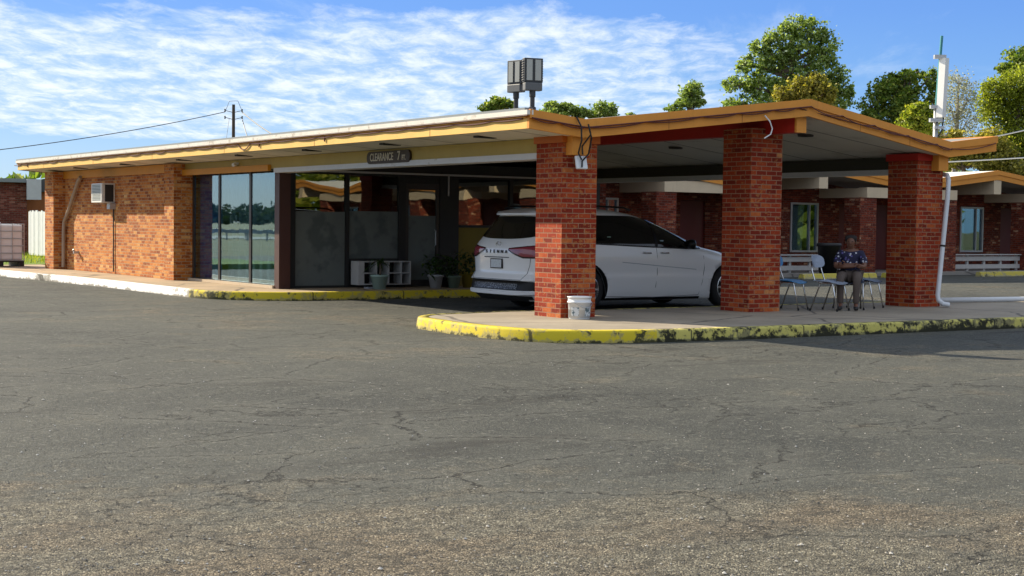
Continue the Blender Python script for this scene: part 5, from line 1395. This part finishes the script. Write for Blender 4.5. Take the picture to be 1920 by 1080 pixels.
tree('autumn_tree', 'lower bronze and yellow tinged tree in front of the tallest tree', 1495, 62, [(1462, 178, 20, 14), (1495, 165, 22, 18), (1522, 150, 18, 16), (1535, 178, 22, 20), (1500, 190, 30, 14)], 'leaf_autumn', 6500, .11, seed=8, group=GT, clump=.36)
tree('small_tree', 'small round pale green treetop left of the tallest tree', 1285, 66, [(1292, 172, 18, 15), (1280, 190, 18, 13), (1262, 204, 20, 8), (1300, 188, 16, 12)], 'leaf_green', 3600, .105, seed=12, group=GT, clump=.4)
tree('dense_tree', 'dense dark green tree left of the white antenna', 1670, 70, [(1700, 142, 24, 12), (1665, 155, 24, 16), (1640, 172, 22, 18), (1700, 168, 28, 22), (1668, 185, 30, 22), (1630, 202, 24, 20), (1690, 205, 34, 26), (1620, 225, 22, 16), (1732, 150, 18, 16), (1740, 185, 18, 26), (1655, 225, 34, 18)], 'leaf_dark', 11500, .125, seed=15, trunk=.25, group=GT, clump=.36)
tree('bright_tree', 'bright yellow green young tree just left of the antenna mast', 1715, 58, [(1712, 210, 22, 16), (1722, 226, 26, 18), (1700, 232, 20, 14), (1730, 245, 22, 14)], 'leaf_bright', 6500, .10, seed=18, group=GT, clump=.38)
tree('bare_tree', 'almost leafless grey tree with fine twigs right of the antenna', 1790, 74, [(1785, 160, 30, 22), (1805, 190, 26, 26), (1775, 210, 32, 28), (1800, 235, 26, 22)], 'leaf_grey', 5200, .075, bark='bark_pale', seed=20, trunk=.22, group=GT, clump=.6)
tree('willow_tree', 'feathery yellow green willow at the right picture edge', 1895, 64, [(1900, 160, 34, 26), (1860, 175, 28, 24), (1925, 190, 36, 34), (1870, 215, 32, 28), (1910, 250, 36, 34), (1880, 275, 30, 22), (1940, 290, 30, 34), (1915, 310, 26, 22), (1850, 195, 22, 18)], 'leaf_yellow', 30000, .085, seed=23, trunk=.25, group=GT, clump=.5)
tree('dark_tree', 'dark green treetop showing above the willow at the right edge', 1915, 84, [(1910, 112, 30, 18), (1885, 128, 22, 10), (1935, 120, 30, 24), (1920, 140, 34, 16), (1880, 140, 14, 8)], 'leaf_dark', 7000, .15, seed=26, trunk=.25, group=GT, clump=.4)
tree('dense_tree', 'mottled green brown tree under the right tip of the canopy roof', 1820, 60, [(1800, 285, 34, 18), (1850, 270, 32, 24), (1830, 300, 36, 18), (1780, 300, 30, 16), (1875, 295, 26, 22), (1765, 255, 34, 10), (1900, 320, 40, 16)], 'leaf_autumn', 15000, .105, seed=29, group=GT, clump=.38)
tree('dense_tree', 'very dark evergreen tree beside the willow behind the far motel row', 1875, 66, [(1875, 280, 22, 26), (1865, 310, 26, 18), (1885, 320, 26, 18)], 'leaf_dark', 6000, .13, seed=31, group=GT, clump=.38)
tree('small_tree', 'leafy treetop left of the roof floodlights', 932, 64, [(930, 196, 20, 12), (948, 200, 16, 8), (912, 206, 16, 7)], 'leaf_dark', 2700, .105, seed=33, group=GT, clump=.42)
tree('small_tree', 'mixed green treetop just right of the roof floodlights', 1050, 66, [(1032, 200, 16, 10), (1055, 206, 20, 10), (1078, 210, 16, 9), (1035, 215, 26, 8)], 'leaf_green', 3400, .105, seed=35, group=GT, clump=.42)
tree('small_tree', 'small rounded treetop above the canopy roof valley', 1128, 66, [(1128, 206, 18, 13), (1120, 216, 20, 8), (1140, 214, 14, 9), (1090, 214, 14, 7)], 'leaf_green', 2700, .105, seed=37, group=GT, clump=.42)
tree('small_tree', 'tiny tuft of leaves on the skyline between two treetops', 1178, 66, [(1178, 216, 8, 3)], 'leaf_green', 300, .10, seed=39, group=GT, clump=.5)

# woods and trees that only the windows see
def wood(name, label, a, b_, h, n_, depth, m, seed, ls=.5):
    rr = random.Random(seed); V = []; F = []; a = Vector(a); b_ = Vector(b_)
    t = (b_-a).normalized(); nn = Vector((-t.y, t.x, 0)); L = (b_-a).length
    for _ in range(int(L/3.2)*2):
        c = a+t*rr.uniform(0, L)+nn*rr.uniform(0, depth); hh = h*rr.uniform(.55, 1.05); r = rr.uniform(2.2, 4.2)
        for _k in range(int(n_/(L/3.2)/2)):
            z = rr.uniform(.06, 1.0); rad = r*math.sqrt(max(.05, 1-(max(0, z-.45)/.55)**2))*rr.uniform(.4, 1.0)**.5; an = rr.uniform(0, 6.28)
            p = c+Vector((math.cos(an)*rad, math.sin(an)*rad, z*hh)); u = Vector((rr.gauss(0, 1), rr.gauss(0, 1), rr.gauss(0, 1))).normalized(); v = u.orthogonal().normalized()
            i0 = len(V); V += [tuple(p-u*ls), tuple(p+v*ls*.7), tuple(p+u*ls), tuple(p-v*ls*.7)]; F.append((i0, i0+1, i0+2, i0+3))
    me = bpy.data.meshes.new(name); me.from_pydata(V, [], F); me.materials.append(M[m]); o = bpy.data.objects.new(name, me); COL.objects.link(o)
    return tag(o, label, 'wood', kind='stuff')
wood('wood', 'far green wood across the road, reflected in the left office windows', (-250, 150, 0), (-250, 1500, 0), 9.5, 22000, 40, 'leaf_wood', 41, 1.3)
wood('wood', 'green trees behind the second motel row, reflected in the lobby glass', (46, 16, 0), (52, -60, 0), 9.5, 9000, 10, 'leaf_bright', 43, .5)
wood('wood', 'low far wood closing the horizon behind the motel', (140, 60, 0), (30, 230, 0), 7, 26000, 25, 'leaf_dark', 45, .75)
gr = thing('guard_rail', 'long grey road guard rail reflected in the left office windows', 'guard rail', (-24, 100, 0))
q = MB(); q.box(-24.05, -24, 20, 240, .45, .75); q.build('rail', M['steel'], gr)
q = MB()
for i in range(56): q.box(-24.2, -24.06, 20+i*4, 20.14+i*4, -.05, .72)
q = q.build('posts', M['wood_grey'], gr); q['kind'] = 'stuff'
